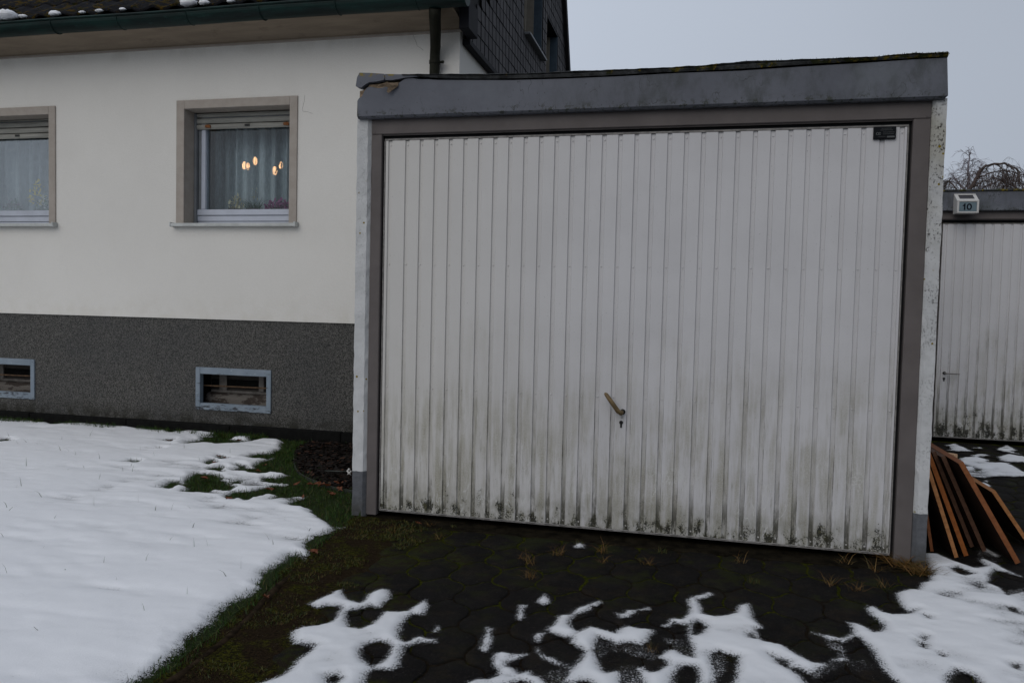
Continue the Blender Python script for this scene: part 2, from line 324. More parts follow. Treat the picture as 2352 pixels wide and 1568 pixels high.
    MAT['farground'] = plain('dark_open_ground', (.02, .02, .018), .3, 2, .95, .2)
    # dirt strip / threshold
    q = NT('mossy_brown_soil')
    n = q.noise(7, 5, .7); f = q.noise(120, 4, .8)
    c = q.mix(q.rr(f, .3, .7), (.006, .004, .002), (.036, .023, .012))
    c = q.mix(q.ma('MULTIPLY', q.rr(n, .47, .60), q.rr(f, .40, .56)), c, q.mix(q.rr(q.noise(60, 3, .7), .38, .62), (.009, .014, .001), (.055, .055, .006)))
    c = q.mix(q.rr(q.vor(70), .10, .05, 0, .8), c, (.16, .15, .13))
    MAT['soil'] = q.bsdf(c, .95, q.bump(q.ma('ADD', f, q.ma('MULTIPLY', n, 2)), .9, .012), spec=.04)
    q = NT('lawn_soil')
    f = q.noise(90, 4, .75)
    MAT['lawn'] = q.bsdf(q.mix(q.rr(f, .3, .7), (.008, .014, .003), (.025, .036, .008)), .95, q.bump(f, .9, .012), spec=.15)
    MAT['threshold'] = plain('shadow_gap_threshold', (.010, .008, .005), .6, 18, .95, .6, spec=.04)  # near black: the shadow gap under the door is put into this colour
    MAT['kerb'] = plain('buried_kerb', (.022, .015, .009), .6, 25, .95, .8, spec=.04)
    q = NT('bark_mulch'); f = q.vor(60, co=q.map((1, 1.8, 1)), out=1)
    MAT['mulch'] = q.bsdf(q.mix(q.rr(q.noise(90, 4, .7), .35, .7), (.005, .003, .002), (.018, .010, .006)), .9, q.bump(q.noise(80, 3, .7), 1, .015), spec=.2)
    MAT['chip'] = plain('bark_chip', (.030, .015, .008), .7, 30, .9, .2)
    MAT['edging'] = plain('grey_green_edging', (.030, .034, .028), .2, 20, .5, .05)
    # snow
    def snow(name, tone, grain):
        q = NT(name)
        cov = q.attr('cover')
        gr = q.noise(170, 4, .85); md = q.noise(45, 3, .6)
        a = q.ma('ADD', cov, q.ma('ADD', q.ma('MULTIPLY', q.ma('SUBTRACT', gr, .5), grain), q.ma('MULTIPLY', q.ma('SUBTRACT', md, .5), grain*.18)))
        al = q.rr(a, -.008, .011)
        c = q.mix(q.rr(cov, .0, .035), tuple(x*.80 for x in tone), tone)
        c = q.mix(q.ma('MULTIPLY', q.rr(q.noise(3.5, 4, .6), .45, .75), q.rr(q.noise(60, 4, .8), .35, .7, .0, .22)), c, (.50, .51, .53))
        return q.bsdf(c, .85, q.bump(q.ma('ADD', q.ma('MULTIPLY', q.noise(14, 3, .5), .5), q.ma('MULTIPLY', gr, .9)), .32, .008), spec=.25, alpha=al)
    MAT['snow'] = snow('lawn_snow', (.80, .81, .835), .13); MAT['snow2'] = snow('paving_snow', (.735, .745, .765), .10)
    MAT['snowlump'] = plain('snow_lump', (.80, .81, .84), .05, 40, .8, .3)
    # plants
    def blades(name, cols):
        q = NT(name); g = q.n('ShaderNodeNewGeometry').outputs['Random Per Island']
        r = q.n('ShaderNodeValToRGB'); q.set(r.inputs[0], g); e = r.color_ramp.elements
        while len(e) < len(cols): e.new(.5)
        for i, cc in enumerate(cols): e[i].position = i/(len(cols)-1); e[i].color = (*cc, 1)
        return q.bsdf(r.outputs[0], .6, spec=.3)
    MAT['grass'] = blades('lawn_grass_blades', [(.007, .024, .001), (.018, .062, .001), (.012, .040, .001), (.038, .070, .003), (.05, .034, .005)])
    MAT['mossblades'] = blades('moss_and_seedling_blades', [(.010, .018, .002), (.040, .050, .004), (.018, .030, .003), (.085, .070, .010), (.06, .030, .008)])
    MAT['straw'] = blades('dry_straw_blades', [(.08, .040, .008), (.15, .070, .014), (.045, .040, .006), (.20, .11, .03)])
    MAT['leaf'] = blades('dead_leaf_brown', [(.06, .016, .006), (.11, .03, .010), (.16, .055, .015)])
    MAT['twig'] = plain('bare_twig_bark', (.075, .055, .048), .25, 30, .9, 0)
    MAT['twig2'] = plain('hazed_far_twig', (.22, .20, .22), .15, 30, .9, 0)  # distance haze is put into this paler twig colour
    MAT['pl_green'] = blades('pot_plant_green', [(.03, .09, .04), (.07, .15, .07)])
    MAT['pl_purple'] = blades('purple_blossom', [(.18, .03, .12), (.34, .12, .26)])
    MAT['pl_cream'] = blades('cream_blossom', [(.5, .45, .28), (.7, .65, .45)])
    MAT['pl_yellow'] = blades('yellow_blossom', [(.75, .55, .02), (.9, .72, .06)])
    MAT['pl_white'] = blades('white_blossom', [(.7, .72, .68), (.85, .85, .8)])
    MAT['pot'] = plain('dark_pot', (.05, .045, .04), .1, 20, .6, 0)
mats()

# ---------------------------------------------------------------- mesh helpers
class MB:
    def __init__(s): s.v = []; s.f = []; s.mi = []; s.ms = []
    def mat(s, name):
        if name not in s.ms: s.ms.append(name)
        return s.ms.index(name)
    def face(s, idx, mt): s.f.append(tuple(idx)); s.mi.append(s.mat(mt))
    def add(s, vs): n = len(s.v); s.v.extend([tuple(map(float, p)) for p in vs]); return n
    def quad(s, a, b, c, d, mt): n = s.add([a, b, c, d]); s.face((n, n+1, n+2, n+3), mt)
    def box(s, x0, x1, y0, y1, z0, z1, mt, M=None, bev=0.0):
        if bev:
            xs = (x0, x1); b = bev
            # chamfered box: 24 vertices
            vs = []; 
            X, Y, Z = (x0, x1), (y0, y1), (z0, z1)
            idx = {}
            for i in (0, 1):
                for j in (0, 1):
                    for k in (0, 1):
                        sx, sy, sz = (1, -1)[i], (1, -1)[j], (1, -1)[k]
                        p = (X[i], Y[j], Z[k])
                        idx[i, j, k, 0] = (p[0], p[1]+sy*b, p[2]+sz*b)
                        idx[i, j, k, 1] = (p[0]+sx*b, p[1], p[2]+sz*b)
                        idx[i, j, k, 2] = (p[0]+sx*b, p[1]+sy*b, p[2])
            keys = list(idx); pts = [idx[k] for k in keys]
            if M is not None: pts = [tuple(M @ Vector(p)) for p in pts]
            n = s.add(pts); I = {k: n+a for a, k in enumerate(keys)}
            F = []
            for i in (0, 1): F.append([I[i, 0, 0, 0], I[i, 1, 0, 0], I[i, 1, 1, 0], I[i, 0, 1, 0]])
            for j in (0, 1): F.append([I[0, j, 0, 1], I[1, j, 0, 1], I[1, j, 1, 1], I[0, j, 1, 1]])
            for k in (0, 1): F.append([I[0, 0, k, 2], I[1, 0, k, 2], I[1, 1, k, 2], I[0, 1, k, 2]])
            for j in (0, 1):
                for k in (0, 1): F.append([I[0, j, k, 1], I[1, j, k, 1], I[1, j, k, 2], I[0, j, k, 2]])
            for i in (0, 1):
                for k in (0, 1): F.append([I[i, 0, k, 0], I[i, 1, k, 0], I[i, 1, k, 2], I[i, 0, k, 2]])
            for i in (0, 1):
                for j in (0, 1): F.append([I[i, j, 0, 0], I[i, j, 1, 0], I[i, j, 1, 1], I[i, j, 0, 1]])
            for i in (0, 1):
                for j in (0, 1):
                    for k in (0, 1): F.append([I[i, j, k, 0], I[i, j, k, 1], I[i, j, k, 2]])
            for f in F: s.face(f, mt)
            return
        p = [(x0, y0, z0), (x1, y0, z0), (x1, y1, z0), (x0, y1, z0), (x0, y0, z1), (x1, y0, z1), (x1, y1, z1), (x0, y1, z1)]
        if M is not None: p = [tuple(M @ Vector(q)) for q in p]
        n = s.add(p)
        for f in ((0, 3, 2, 1), (4, 5, 6, 7), (0, 1, 5, 4), (1, 2, 6, 5), (2, 3, 7, 6), (3, 0, 4, 7)): s.face([n+i for i in f], mt)
    def prism(s, poly, d, mt, front=None):
        """poly: list of 3D points (front outline); d: extrusion vector"""
        k = len(poly); n = s.add(poly); n2 = s.add([tuple(np.array(p)+np.array(d)) for p in poly])
        s.face(list(range(n, n+k)), front or mt); s.face(list(range(n2+k-1, n2-1, -1)), mt)
        for i in range(k): j = (i+1) % k; s.face((n+i, n2+i, n2+j, n+j), mt)
    def tube(s, path, rad, mt, seg=8, cap=True):
        P = [np.array(p, float) for p in path]; k = len(P)
        if not hasattr(rad, '__len__'): rad = [rad]*k
        base = None; prev = None
        for i in range(k):
            t = P[min(i+1, k-1)]-P[max(i-1, 0)]; t = t/(np.linalg.norm(t)+1e-12)
            if prev is None:
                a = np.array([0, 0, 1.]) if abs(t[2]) < .9 else np.array([1., 0, 0])
                u = np.cross(t, a)
            else: u = prev-t*np.dot(prev, t)
            u /= np.linalg.norm(u)+1e-12; v = np.cross(t, u); prev = u
            n = s.add([P[i]+rad[i]*(math.cos(2*math.pi*q/seg)*u+math.sin(2*math.pi*q/seg)*v) for q in range(seg)])
            if base is not None:
                for q in range(seg): r = (q+1) % seg; s.face((base+q, base+r, n+r, n+q), mt)
            elif cap: s.face([n+q for q in range(seg)][::-1], mt)
            base = n
        if cap: s.face([base+q for q in range(seg)], mt)
    def ball(s, c, r, mt, seg=10, rings=6, sc=(1, 1, 1), jit=0):
        rows = []
        for i in range(rings+1):
            th = math.pi*i/rings
            row = []
            for j in range(seg):
                ph = 2*math.pi*j/seg; k = 1+jit*(rnd.random()-.5)
                row.append((c[0]+r*sc[0]*k*math.sin(th)*math.cos(ph), c[1]+r*sc[1]*k*math.sin(th)*math.sin(ph), c[2]+r*sc[2]*k*math.cos(th)))
            rows.append(s.add(row))
        for i in range(rings):
            for j in range(seg): q = (j+1) % seg; s.face((rows[i]+j, rows[i+1]+j, rows[i+1]+q, rows[i]+q), mt)
    def build(s, name, parent=None, smooth=False):
        me = bpy.data.meshes.new(name); me.from_pydata(s.v, [], s.f)
        for k in s.ms: me.materials.append(MAT[k])
        me.polygons.foreach_set('material_index', s.mi)
        if smooth: me.polygons.foreach_set('use_smooth', [True]*len(s.f))
        me.update(); o = bpy.data.objects.new(name, me); COL.objects.link(o)
        if parent: o.parent = parent; o.matrix_parent_inverse = parent.matrix_world.inverted() if False else Matrix.Translation(-world_loc(parent))
        return o
def world_loc(o):
    v = Vector((0, 0, 0))
    while o is not None:
        v += o.location + (o.matrix_parent_inverse.translation if o.parent else Vector((0, 0, 0))); o = o.parent
    return v
def tag(o, label=None, cat=None, group=None, kind=None):
    if label: o['label'] = label
    if cat: o['category'] = cat
    if group: o['group'] = group
    if kind: o['kind'] = kind
    return o
def thing(name, loc, label, cat, group=None):
    o = bpy.data.objects.new(name, None); COL.objects.link(o); o.location = loc; o.empty_display_size = .1
    return tag(o, label, cat, group)
def fast_mesh(name, V, F, matn, parent=None, attr=None, smooth=True):
    """V (n,3), F (m,k) numpy"""
    V = np.asarray(V, np.float32); F = np.asarray(F, np.int32)
    me = bpy.data.meshes.new(name); k = F.shape[1]
    me.vertices.add(len(V)); me.vertices.foreach_set('co', V.ravel())
    me.loops.add(F.size); me.loops.foreach_set('vertex_index', F.ravel())
    me.polygons.add(len(F)); me.polygons.foreach_set('loop_start', np.arange(0, F.size, k, dtype=np.int32))
    try: me.polygons.foreach_set('loop_total', np.full(len(F), k, np.int32))
    except Exception: pass
    if attr is not None:
        a = me.attributes.new('cover', 'FLOAT', 'POINT'); a.data.foreach_set('value', np.asarray(attr, np.float32))
    me.materials.append(MAT[matn]); me.update(calc_edges=True); me.validate()
    if smooth: me.polygons.foreach_set('use_smooth', [True]*len(me.polygons))
    o = bpy.data.objects.new(name, me); COL.objects.link(o)
    if parent: o.parent = parent; o.matrix_parent_inverse = Matrix.Translation(-world_loc(parent))
    return o
def text_part(name, s, size, loc, matn, parent, align='LEFT', bold=0.0):
    cu = bpy.data.curves.new('tmp_text', 'FONT'); cu.body = s; cu.size = size; cu.align_x = align; cu.extrude = .0008; cu.offset = bold
    t = bpy.data.objects.new('tmp_text', cu); COL.objects.link(t)
    t.rotation_euler = (math.pi/2, 0, 0); t.location = loc
    bpy.context.view_layer.update()
    dg = bpy.context.evaluated_depsgraph_get(); me = bpy.data.meshes.new_from_object(t.evaluated_get(dg)); me.transform(t.matrix_world)
    bpy.data.objects.remove(t); me.materials.clear(); me.materials.append(MAT[matn]); me.name = name
    o = bpy.data.objects.new(name, me); COL.objects.link(o)
    o.parent = parent; o.matrix_parent_inverse = Matrix.Translation(-world_loc(parent)); return o
def smooth_noise(x, y, cell, seed):
    r = np.random.RandomState(seed); L = r.rand(128, 128)
    u = x/cell; v = y/cell; i = np.floor(u).astype(int); j = np.floor(v).astype(int); fu = u-i; fv = v-j
    fu = fu*fu*(3-2*fu); fv = fv*fv*(3-2*fv)
    g = lambda a, b: L[a % 128, b % 128]
    return (g(i, j)*(1-fu)+g(i+1, j)*fu)*(1-fv)+(g(i, j+1)*(1-fu)+g(i+1, j+1)*fu)*fv
def fbm(x, y, cell, seed, octv=3):
    t = 0; a = 1; s = 0
    for k in range(octv): t = t+a*smooth_noise(x+3.7*k, y+1.3*k, cell/2**k, seed+k); s += a; a *= .5
    return t/s

GZ = -0.03        # level of paving and lawn
HY = 1.914        # plane of the house wall

# ================================================================ GROUND
g = MB(); g.quad((-300, -300, GZ-.06), (300, -300, GZ-.06), (300, 300, GZ-.06), (-300, 300, GZ-.06), 'farground')
tag(g.build('ground'), kind='structure')
LE = [(-9, .30), (-4.2, .24), (-2.6, .16), (-1.94, .113), (-1.47, .070), (-1.24, .035), (-.91, -.03), (-.6, -.06), (-.3, -.08), (-.02, -.10)]   # lawn edge (y, x)
def edge_x(y): return float(np.interp(y, [a for a, b in LE], [b for a, b in LE]))
def grid_sheet(name, xs, ys, zf, matn, kind='structure'):
    X, Y = np.meshgrid(xs, ys); V = np.stack([X.ravel(), Y.ravel(), zf(X, Y).ravel()], 1)
    nx, ny = len(xs), len(ys); i = np.arange(nx-1)[None, :]+np.arange(ny-1)[:, None]*nx; i = i.ravel()
    o = fast_mesh(name, V, np.stack([i, i+1, i+1+nx, i+nx], 1), matn); tag(o, kind=kind); return o
# driveway bed (joints) and pavers
bed = grid_sheet('driveway', np.linspace(-.2, 9, 320), np.linspace(-9, 3.96, 420), lambda X, Y: GZ-.0085+.006*fbm(X+20, Y+20, .15, 5)+.0022*np.clip((Y+1.6)/1., 0, 1), 'joint')
px, py = .185, .235
V = []; F = []
for r in range(-36, 21):
    yc = -.925+r*py
    for c in range(-3, 45):
        xc = .359+.0925+c*px+(.0925 if r % 2 else 0)
        if not (edge_x(min(yc, -.02))-.02 < xc < 8.6) or not (-8.9 < yc < 3.78): continue
        if -.16 < xc < 2.62 and yc > -.16: continue
        if xc < 3.4 and yc > 1.5 and xc < 2.65: continue
        jx, jy, jz = nr.normal(0, .0014), nr.normal(0, .0014), nr.normal(0, .0008); tx, ty = nr.normal(0, .004, 2)
        e = .090; tt = py-e-.0  # half-heights of the elongated hexagon
        H = py*2/3
        pts = [(0, .157), (px/2, .078), (px/2, -.078), (0, -.157), (-px/2, -.078), (-px/2, .078)]
        ring = []
        for a in range(6):
            p, q2 = np.array(pts[a]), np.array(pts[(a+1) % 6])
            dd = q2-p; nn = np.array([dd[1], -dd[0]]); nn = nn/np.linalg.norm(nn); sg = (1, -1, 1, 1, -1, 1)[a]
            for t in (0, .2, .4, .6, .8): ring.append(p+dd*t+nn*sg*.008*math.sin(2*math.pi*t))
        ring = np.array(ring); wob = 1+nr.normal(0, .006, 30); ring = ring*wob[:, None]
        base = len(V)
        for sc, dz in ((.958, -.009), (.954, -.003), (.918, 0.)):
            for p in ring: V.append((xc+jx+p[0]*sc, yc+jy+p[1]*sc, GZ+dz+jz+p[0]*tx+p[1]*ty))
        V.append((xc+jx, yc+jy, GZ+jz+.001))
        for k in range(2):
            for a in range(30): b = (a+1) % 30; F.append((base+k*30+a, base+k*30+b, base+k*30+30+b, base+k*30+30+a))
        for a in range(0, 30, 1): b = (a+1) % 30; F.append((base+60+a, base+60+b, base+90, base+90))
me = bpy.data.meshes.new('paving'); me.from_pydata(V, [], [f if f[2] != f[3] else f[:3] for f in F]); me.materials.append(MAT['paver'])
me.polygons.foreach_set('use_smooth', [True]*len(me.polygons)); me.update()
po = bpy.data.objects.new('paving', me); COL.objects.link(po); tag(po, kind='structure')
# soil strip beside the lawn, lawn sheet, kerb
ys = np.linspace(-9, -.04, 300); V = []; F = []
for i, y in enumerate(ys):
    xe = edge_x(y); wdt = .36+.10*smooth_noise(np.array([y+30.]), np.array([3.]), .35, 8)[0]
    for j in range(14): t = j/13; x = xe-.02+t*wdt; V.append((x, y, GZ+.007-.016*t**3+.008*(fbm(np.array([x+9.]), np.array([y+40.]), .07, 6)[0]-.5)))
n = 14
for i in range(len(ys)-1):
    for j in range(n-1): a = i*n+j; F.append((a, a+1, a+1+n, a+n))
tag(fast_mesh('soil', V, F, 'soil'), kind='structure')
ys = np.linspace(-9, 1.88, 260); V = []; F = []; n = 60
for y in ys:
    xe = edge_x(y) if y < -.02 else -.10
    for j in range(n): t = (j/(n-1))**.6; x = -16+(xe+16)*t; V.append((x, y, GZ+.006+.012*(fbm(np.array([x+40.]), np.array([y+40.]), .35, 16)[0]-.5)))
for i in range(len(ys)-1):
    for j in range(n-1): a = i*n+j; F.append((a, a+1, a+1+n, a+n))
tag(fast_mesh('lawn', V, F, 'lawn'), kind='structure')
kb = MB(); ky = np.linspace(-9, -.95, 60)
path = [(edge_x(y)+.035+.006*math.sin(y*7), y, GZ+.000+.004*math.sin(y*9)) for y in ky]; kb.tube(path, [.016+.003*math.sin(i*2.1) for i in range(60)], 'kerb', 7)
tag(kb.build('kerb', smooth=True), kind='structure')
th = MB(); th.box(-.07, 2.59, -.12, .10, GZ-.08, GZ+.004, 'threshold', bev=.006); tag(th.build('door_threshold'), kind='structure')

# ================================================================ SNOW
k2 = 2.296; SC = 4096/2352
def tr(pts, ox, oy, k): return np.array([on_z((ox+a/k)/SC, (oy+b/k)/SC, GZ+.01)[:2] for a, b in pts])
def sdist(X, Y, poly):
    """signed distance, positive inside"""
    d2 = np.full(X.shape, 1e9); ins = np.zeros(X.shape, bool); n = len(poly)
    for i in range(n):
        a = poly[i]; b = poly[(i+1) % n]; e = b-a; L = (e**2).sum()+1e-12
        t = np.clip(((X-a[0])*e[0]+(Y-a[1])*e[1])/L, 0, 1); dx = X-a[0]-t*e[0]; dy = Y-a[1]-t*e[1]
        d2 = np.minimum(d2, dx*dx+dy*dy)
        if a[1] != b[1]:
            c = ((a[1] > Y) != (b[1] > Y)) & (X < (b[0]-a[0])*(Y-a[1])/(b[1]-a[1])+a[0]); ins ^= c
    return np.where(ins, 1, -1)*np.sqrt(d2)
def field(X, Y, pos, neg):
    f = np.full(X.shape, -9.)
    for p in pos:
        lo = p.min(0)-.3; hi = p.max(0)+.3; mk = (X > lo[0]) & (X < hi[0]) & (Y > lo[1]) & (Y < hi[1])
        if mk.any(): f[mk] = np.maximum(f[mk], sdist(X[mk], Y[mk], p))
    for p in neg:
        lo = p.min(0)-.3; hi = p.max(0)+.3; mk = (X > lo[0]) & (X < hi[0]) & (Y > lo[1]) & (Y < hi[1])
        if mk.any(): f[mk] = np.minimum(f[mk], -sdist(X[mk], Y[mk], p))
    return f
E_ = (0, 1200, 1.568); F_ = (500, 1900, 1.3067)
lawn_out = np.concatenate([
    [(-14, 1.72), (-9, 1.76), (-6, 1.78)],
    tr([(0, 742), (60, 748), (120, 757), (190, 762), (250, 775), (340, 780), (450, 773), (520, 780), (600, 788), (680, 785), (750, 785), (830, 795), (900, 802), (945, 822), (1000, 826), (1055, 822), (1075, 838), (1140, 832), (1190, 828), (1280, 832), (1385, 846), (1330, 856), (1270, 860), (1262, 880), (1180, 892), (1150, 910), (1210, 905), (1300, 900), (1370, 908), (1470, 904), (1530, 900), (1590, 888), (1650, 873), (1720, 876), (1772, 888), (1758, 910), (1760, 935), (1700, 960), (1640, 972), (1540, 988), (1600, 1004), (1680, 1000), (1720, 985), (1650, 1010), (1600, 1030), (1585, 1055), (1500, 1052), (1440, 1072), (1560, 1082), (1640, 1096), (1700, 1088), (1810, 1100), (1740, 1115), (1650, 1110), (1635, 1140), (1700, 1150), (1800, 1158), (1700, 1172), (1640, 1180), (1560, 1200), (1450, 1206), (1415, 1235), (1440, 1255), (1520, 1245), (1540, 1265), (1600, 1240), (1680, 1222), (1735, 1232), (1700, 1252), (1790, 1240), (1920, 1228), (1900, 1245), (1830, 1262), (1790, 1285), (1880, 1300), (1930, 1318), (1960, 1345), (2010, 1372), (2045, 1402), (2095, 1435), (2060, 1462), (1975, 1482), (1930, 1505)], *E_),
    tr([(962, 340), (948, 362), (955, 400), (968, 430), (955, 445), (935, 425), (905, 412), (868, 420), (840, 440), (790, 470), (745, 492), (712, 525), (700, 565), (668, 604), (600, 640), (535, 680), (480, 730), (430, 785), (370, 822), (310, 850), (292, 905), (240, 940), (185, 985), (120, 1040), (30, 1086), (-60, 1150)], *F_),
    [(-.35, -2.5), (-.25, -3.2), (-.3, -5.), (-.1, -9), (-14, -9)]])
lawn_holes = [tr(p, *E_) for p in [
    [(1000, 1182), (1060, 1140), (1120, 1138), (1150, 1155), (1180, 1112), (1240, 1083), (1300, 1092), (1380, 1100), (1400, 1128), (1440, 1150), (1475, 1175), (1430, 1202), (1350, 1190), (1300, 1205), (1200, 1212), (1140, 1206), (1180, 1182), (1125, 1165), (1060, 1192)],
    [(770, 1020), (830, 1010), (872, 1015), (850, 1030)], [(-20, 885), (40, 874), (72, 890), (0, 896)], [(1285, 1020), (1330, 1003), (1365, 1026), (1310, 1036)],
    [(1305, 1058), (1390, 1046), (1405, 1078), (1350, 1074)], [(1020, 886), (1088, 878), (1070, 896)], [(1535, 990), (1600, 968), (1695, 958), (1670, 986), (1590, 998)],
    [(1650, 1190), (1700, 1165), (1830, 1160), (1850, 1200), (1720, 1215), (1660, 1212)], [(1350, 990), (1380, 980), (1430, 1000), (1390, 1005)], [(320, 780), (350, 776), (380, 782), (350, 790)],
    [(950, 938), (1000, 934), (1010, 940)], [(1480, 1035), (1530, 1040), (1560, 1060), (1520, 1062)], [(1440, 1140), (1500, 1130), (1520, 1150), (1460, 1160)]]]
lawn_extra = [tr([(1440, 872), (1500, 860), (1588, 864), (1560, 886), (1500, 884), (1450, 878)], *E_), tr([(2110, 1424), (2165, 1420), (2130, 1432)], *E_)]
def snow_sheet(name, x0, x1, y0, y1, st, pos, neg, hmax, rise, matn, rag, thin=None, seed=1, label=None):
    xs = np.arange(x0, x1, st); ys = np.arange(y0, y1, st); X, Y = np.meshgrid(xs, ys)
    f = field(X, Y, pos, neg)
    f = f+rag*(fbm(X+50, Y+50, .06, seed, 3)-.5)*2+rag*.6*(fbm(X+50, Y+50, .012, seed+9, 2)-.5)*2
    cov = f.copy()
    if thin is not None: cov = thin(X, Y, f)
    h = hmax*(1-np.exp(-np.maximum(cov, 0)/rise)); bp = fbm(X+50, Y+50, .30, seed+20, 3)-.5
    z = GZ+.008+h*(1+.20*bp)+hmax*.022*np.minimum(1, np.maximum(cov, 0)/.03)*(fbm(X+60, Y+50, .035, seed+31, 2)-.5)*2
    z = z+h*.10*(fbm(X+50, (Y+50)*1.15, .45, seed+40, 2)-.5)
    ok = cov > -.045
    q = ok[:-1, :-1] | ok[1:, :-1] | ok[:-1, 1:] | ok[1:, 1:]
    nx = len(xs); i, j = np.nonzero(q); a = i*nx+j; Fq = np.stack([a, a+1, a+1+nx, a+nx], 1)
    used, inv = np.unique(Fq, return_inverse=True); V = np.stack([X.ravel(), Y.ravel(), z.ravel()], 1)[used]
    o = fast_mesh(name, V, inv.reshape(Fq.shape), matn, attr=cov.ravel()[used]); o['kind'] = 'stuff'
    tag(o, label, 'snow'); return o
def lthin(X, Y, f):
    n = fbm((X+50)*.7, (Y+50)*1.5, .20, 77, 3)
    edge = np.clip((X+2.4)/2.2, 0, 1)*np.clip((Y+.9)/1.2, 0, 1)           # thinner towards the bare corner by the wall
    return np.minimum(f, .11*(1.02-n-.40*edge))
snow_sheet('snow', -6.2, .42, -2.7, 1.9, .0125, [lawn_out]+lawn_extra, lawn_holes, .034, .034, 'snow', .020, lthin, 3, 'smooth white snow sheet covering the lawn in front of the house')
C2 = (1024, 2048, k2); C3 = (2048, 2048, k2); C4 = (3072, 2048, k2); FR = (3600, 1700, 3.919)
P = [tr(p, *C2) for p in [
    [(490, 840), (560, 800), (690, 750), (720, 720), (785, 703), (800, 750), (850, 800), (960, 828), (1000, 800), (1050, 740), (1150, 700), (1215, 710), (1225, 770), (1180, 820), (1130, 870), (1050, 850), (950, 878), (860, 900), (820, 920), (830, 1010), (850, 1050), (960, 1065), (1060, 1030), (1130, 970), (1190, 905), (1310, 915), (1400, 900), (1460, 860), (1560, 792), (1582, 850), (1540, 935), (1440, 925), (1370, 970), (1330, 1040), (1310, 1100), (1320, 1165), (1370, 1190), (1430, 1160), (1500, 1130), (1560, 1150), (1640, 1160), (1640, 1185), (1500, 1185), (1400, 1215), (1345, 1225), (1320, 1300), (1300, 1400), (1230, 1445), (1150, 1440), (1080, 1430), (1010, 1480), (970, 1568), (940, 1680), (700, 1760), (200, 1800), (-200, 1760), (-60, 1600), (100, 1550), (220, 1500), (300, 1450), (340, 1400), (400, 1340), (520, 1265), (545, 1225), (440, 1205), (350, 1200), (320, 1130), (340, 1080), (420, 1050), (560, 1035), (680, 1008), (740, 960), (785, 880), (760, 852), (650, 852), (560, 870)],
    [(2078, 1230), (2090, 1160), (2115, 1110), (2128, 1052), (2155, 1060), (2155, 1120), (2160, 1170), (2135, 1230), (2112, 1275), (2085, 1260)], [(1640, 1090), (1665, 1036), (1688, 1050), (1660, 1090)],
    [(2185, 1300), (2240, 1272), (2351, 1295), (2351, 1345), (2290, 1372), (2290, 1410), (2370, 1440), (2411, 1480), (2511, 1455), (2531, 1490), (2611, 1500), (2680, 1580), (2700, 1740), (2560, 1740), (2510, 1560), (2430, 1535), (2351, 1560), (2200, 1600), (2160, 1700), (1900, 1720), (1960, 1560), (2010, 1532), (2140, 1530), (2235, 1495), (2235, 1430), (2185, 1400)]]]
P += [tr(p, *C3) for p in [
    [(570, 308), (620, 272), (658, 295), (650, 322), (590, 318)], [(235, 815), (300, 748), (348, 825), (290, 842)], [(50, 975), (58, 900), (75, 845), (130, 848), (105, 880), (110, 920), (88, 982)],
    [(320, 1075), (400, 1010), (430, 938), (540, 932), (600, 878), (720, 840), (790, 808), (812, 820), (785, 850), (730, 852), (700, 890), (590, 932), (530, 980), (525, 1022), (555, 1065), (610, 1095), (560, 1140), (480, 1135), (400, 1112)],
    [(720, 1045), (850, 1078), (950, 1110), (1010, 1060), (1080, 1038), (1160, 1062), (1292, 1075), (1250, 1150), (1190, 1212), (1100, 1190), (960, 1205), (850, 1150), (790, 1130), (762, 1180), (748, 1270), (790, 1350), (822, 1440), (870, 1470), (962, 1453), (988, 1480), (995, 1560), (1040, 1720), (460, 1720), (590, 1568), (470, 1545), (540, 1450), (605, 1370), (672, 1275), (620, 1235), (540, 1192), (560, 1130), (620, 1090)],
    [(-20, 1345), (0, 1300), (60, 1300), (138, 1290), (120, 1305), (30, 1340)], [(225, 1270), (240, 1230), (255, 1270), (300, 1320), (380, 1335), (405, 1360), (490, 1392), (420, 1385), (300, 1340)], [(215, 1170), (235, 1095), (290, 1105), (250, 1140), (240, 1185)],
    [(945, 918), (1010, 930), (1060, 893), (1148, 888), (1130, 920), (1060, 957), (1000, 962)], [(1185, 888), (1262, 868), (1245, 890)],
    [(1380, 1035), (1440, 1010), (1460, 968), (1560, 980), (1620, 935), (1642, 870), (1615, 795), (1680, 763), (1760, 750), (1810, 733), (1845, 748), (1775, 780), (1700, 797), (1730, 880), (1745, 930), (1850, 948), (1970, 940), (2060, 918), (2088, 850), (2170, 833), (2192, 880), (2212, 970), (2305, 1055), (2240, 1062), (2250, 1130), (2310, 1180), (2380, 1195), (2480, 1215), (2600, 1290), (2750, 1370), (2880, 1385), (2900, 1400), (2830, 1430), (2730, 1470), (2640, 1420), (2540, 1410), (2560, 1365), (2450, 1330), (2370, 1300), (2440, 1380), (2560, 1440), (2660, 1520), (2720, 1600), (2760, 1740), (1250, 1740), (1215, 1580), (1190, 1500), (1150, 1420), (1200, 1418), (1260, 1462), (1330, 1455), (1430, 1400), (1400, 1350), (1335, 1322), (1430, 1262), (1500, 1255), (1560, 1300), (1665, 1330), (1668, 1250), (1640, 1190), (1625, 1120), (1640, 1020), (1560, 1022), (1480, 1008), (1445, 1042)]]]
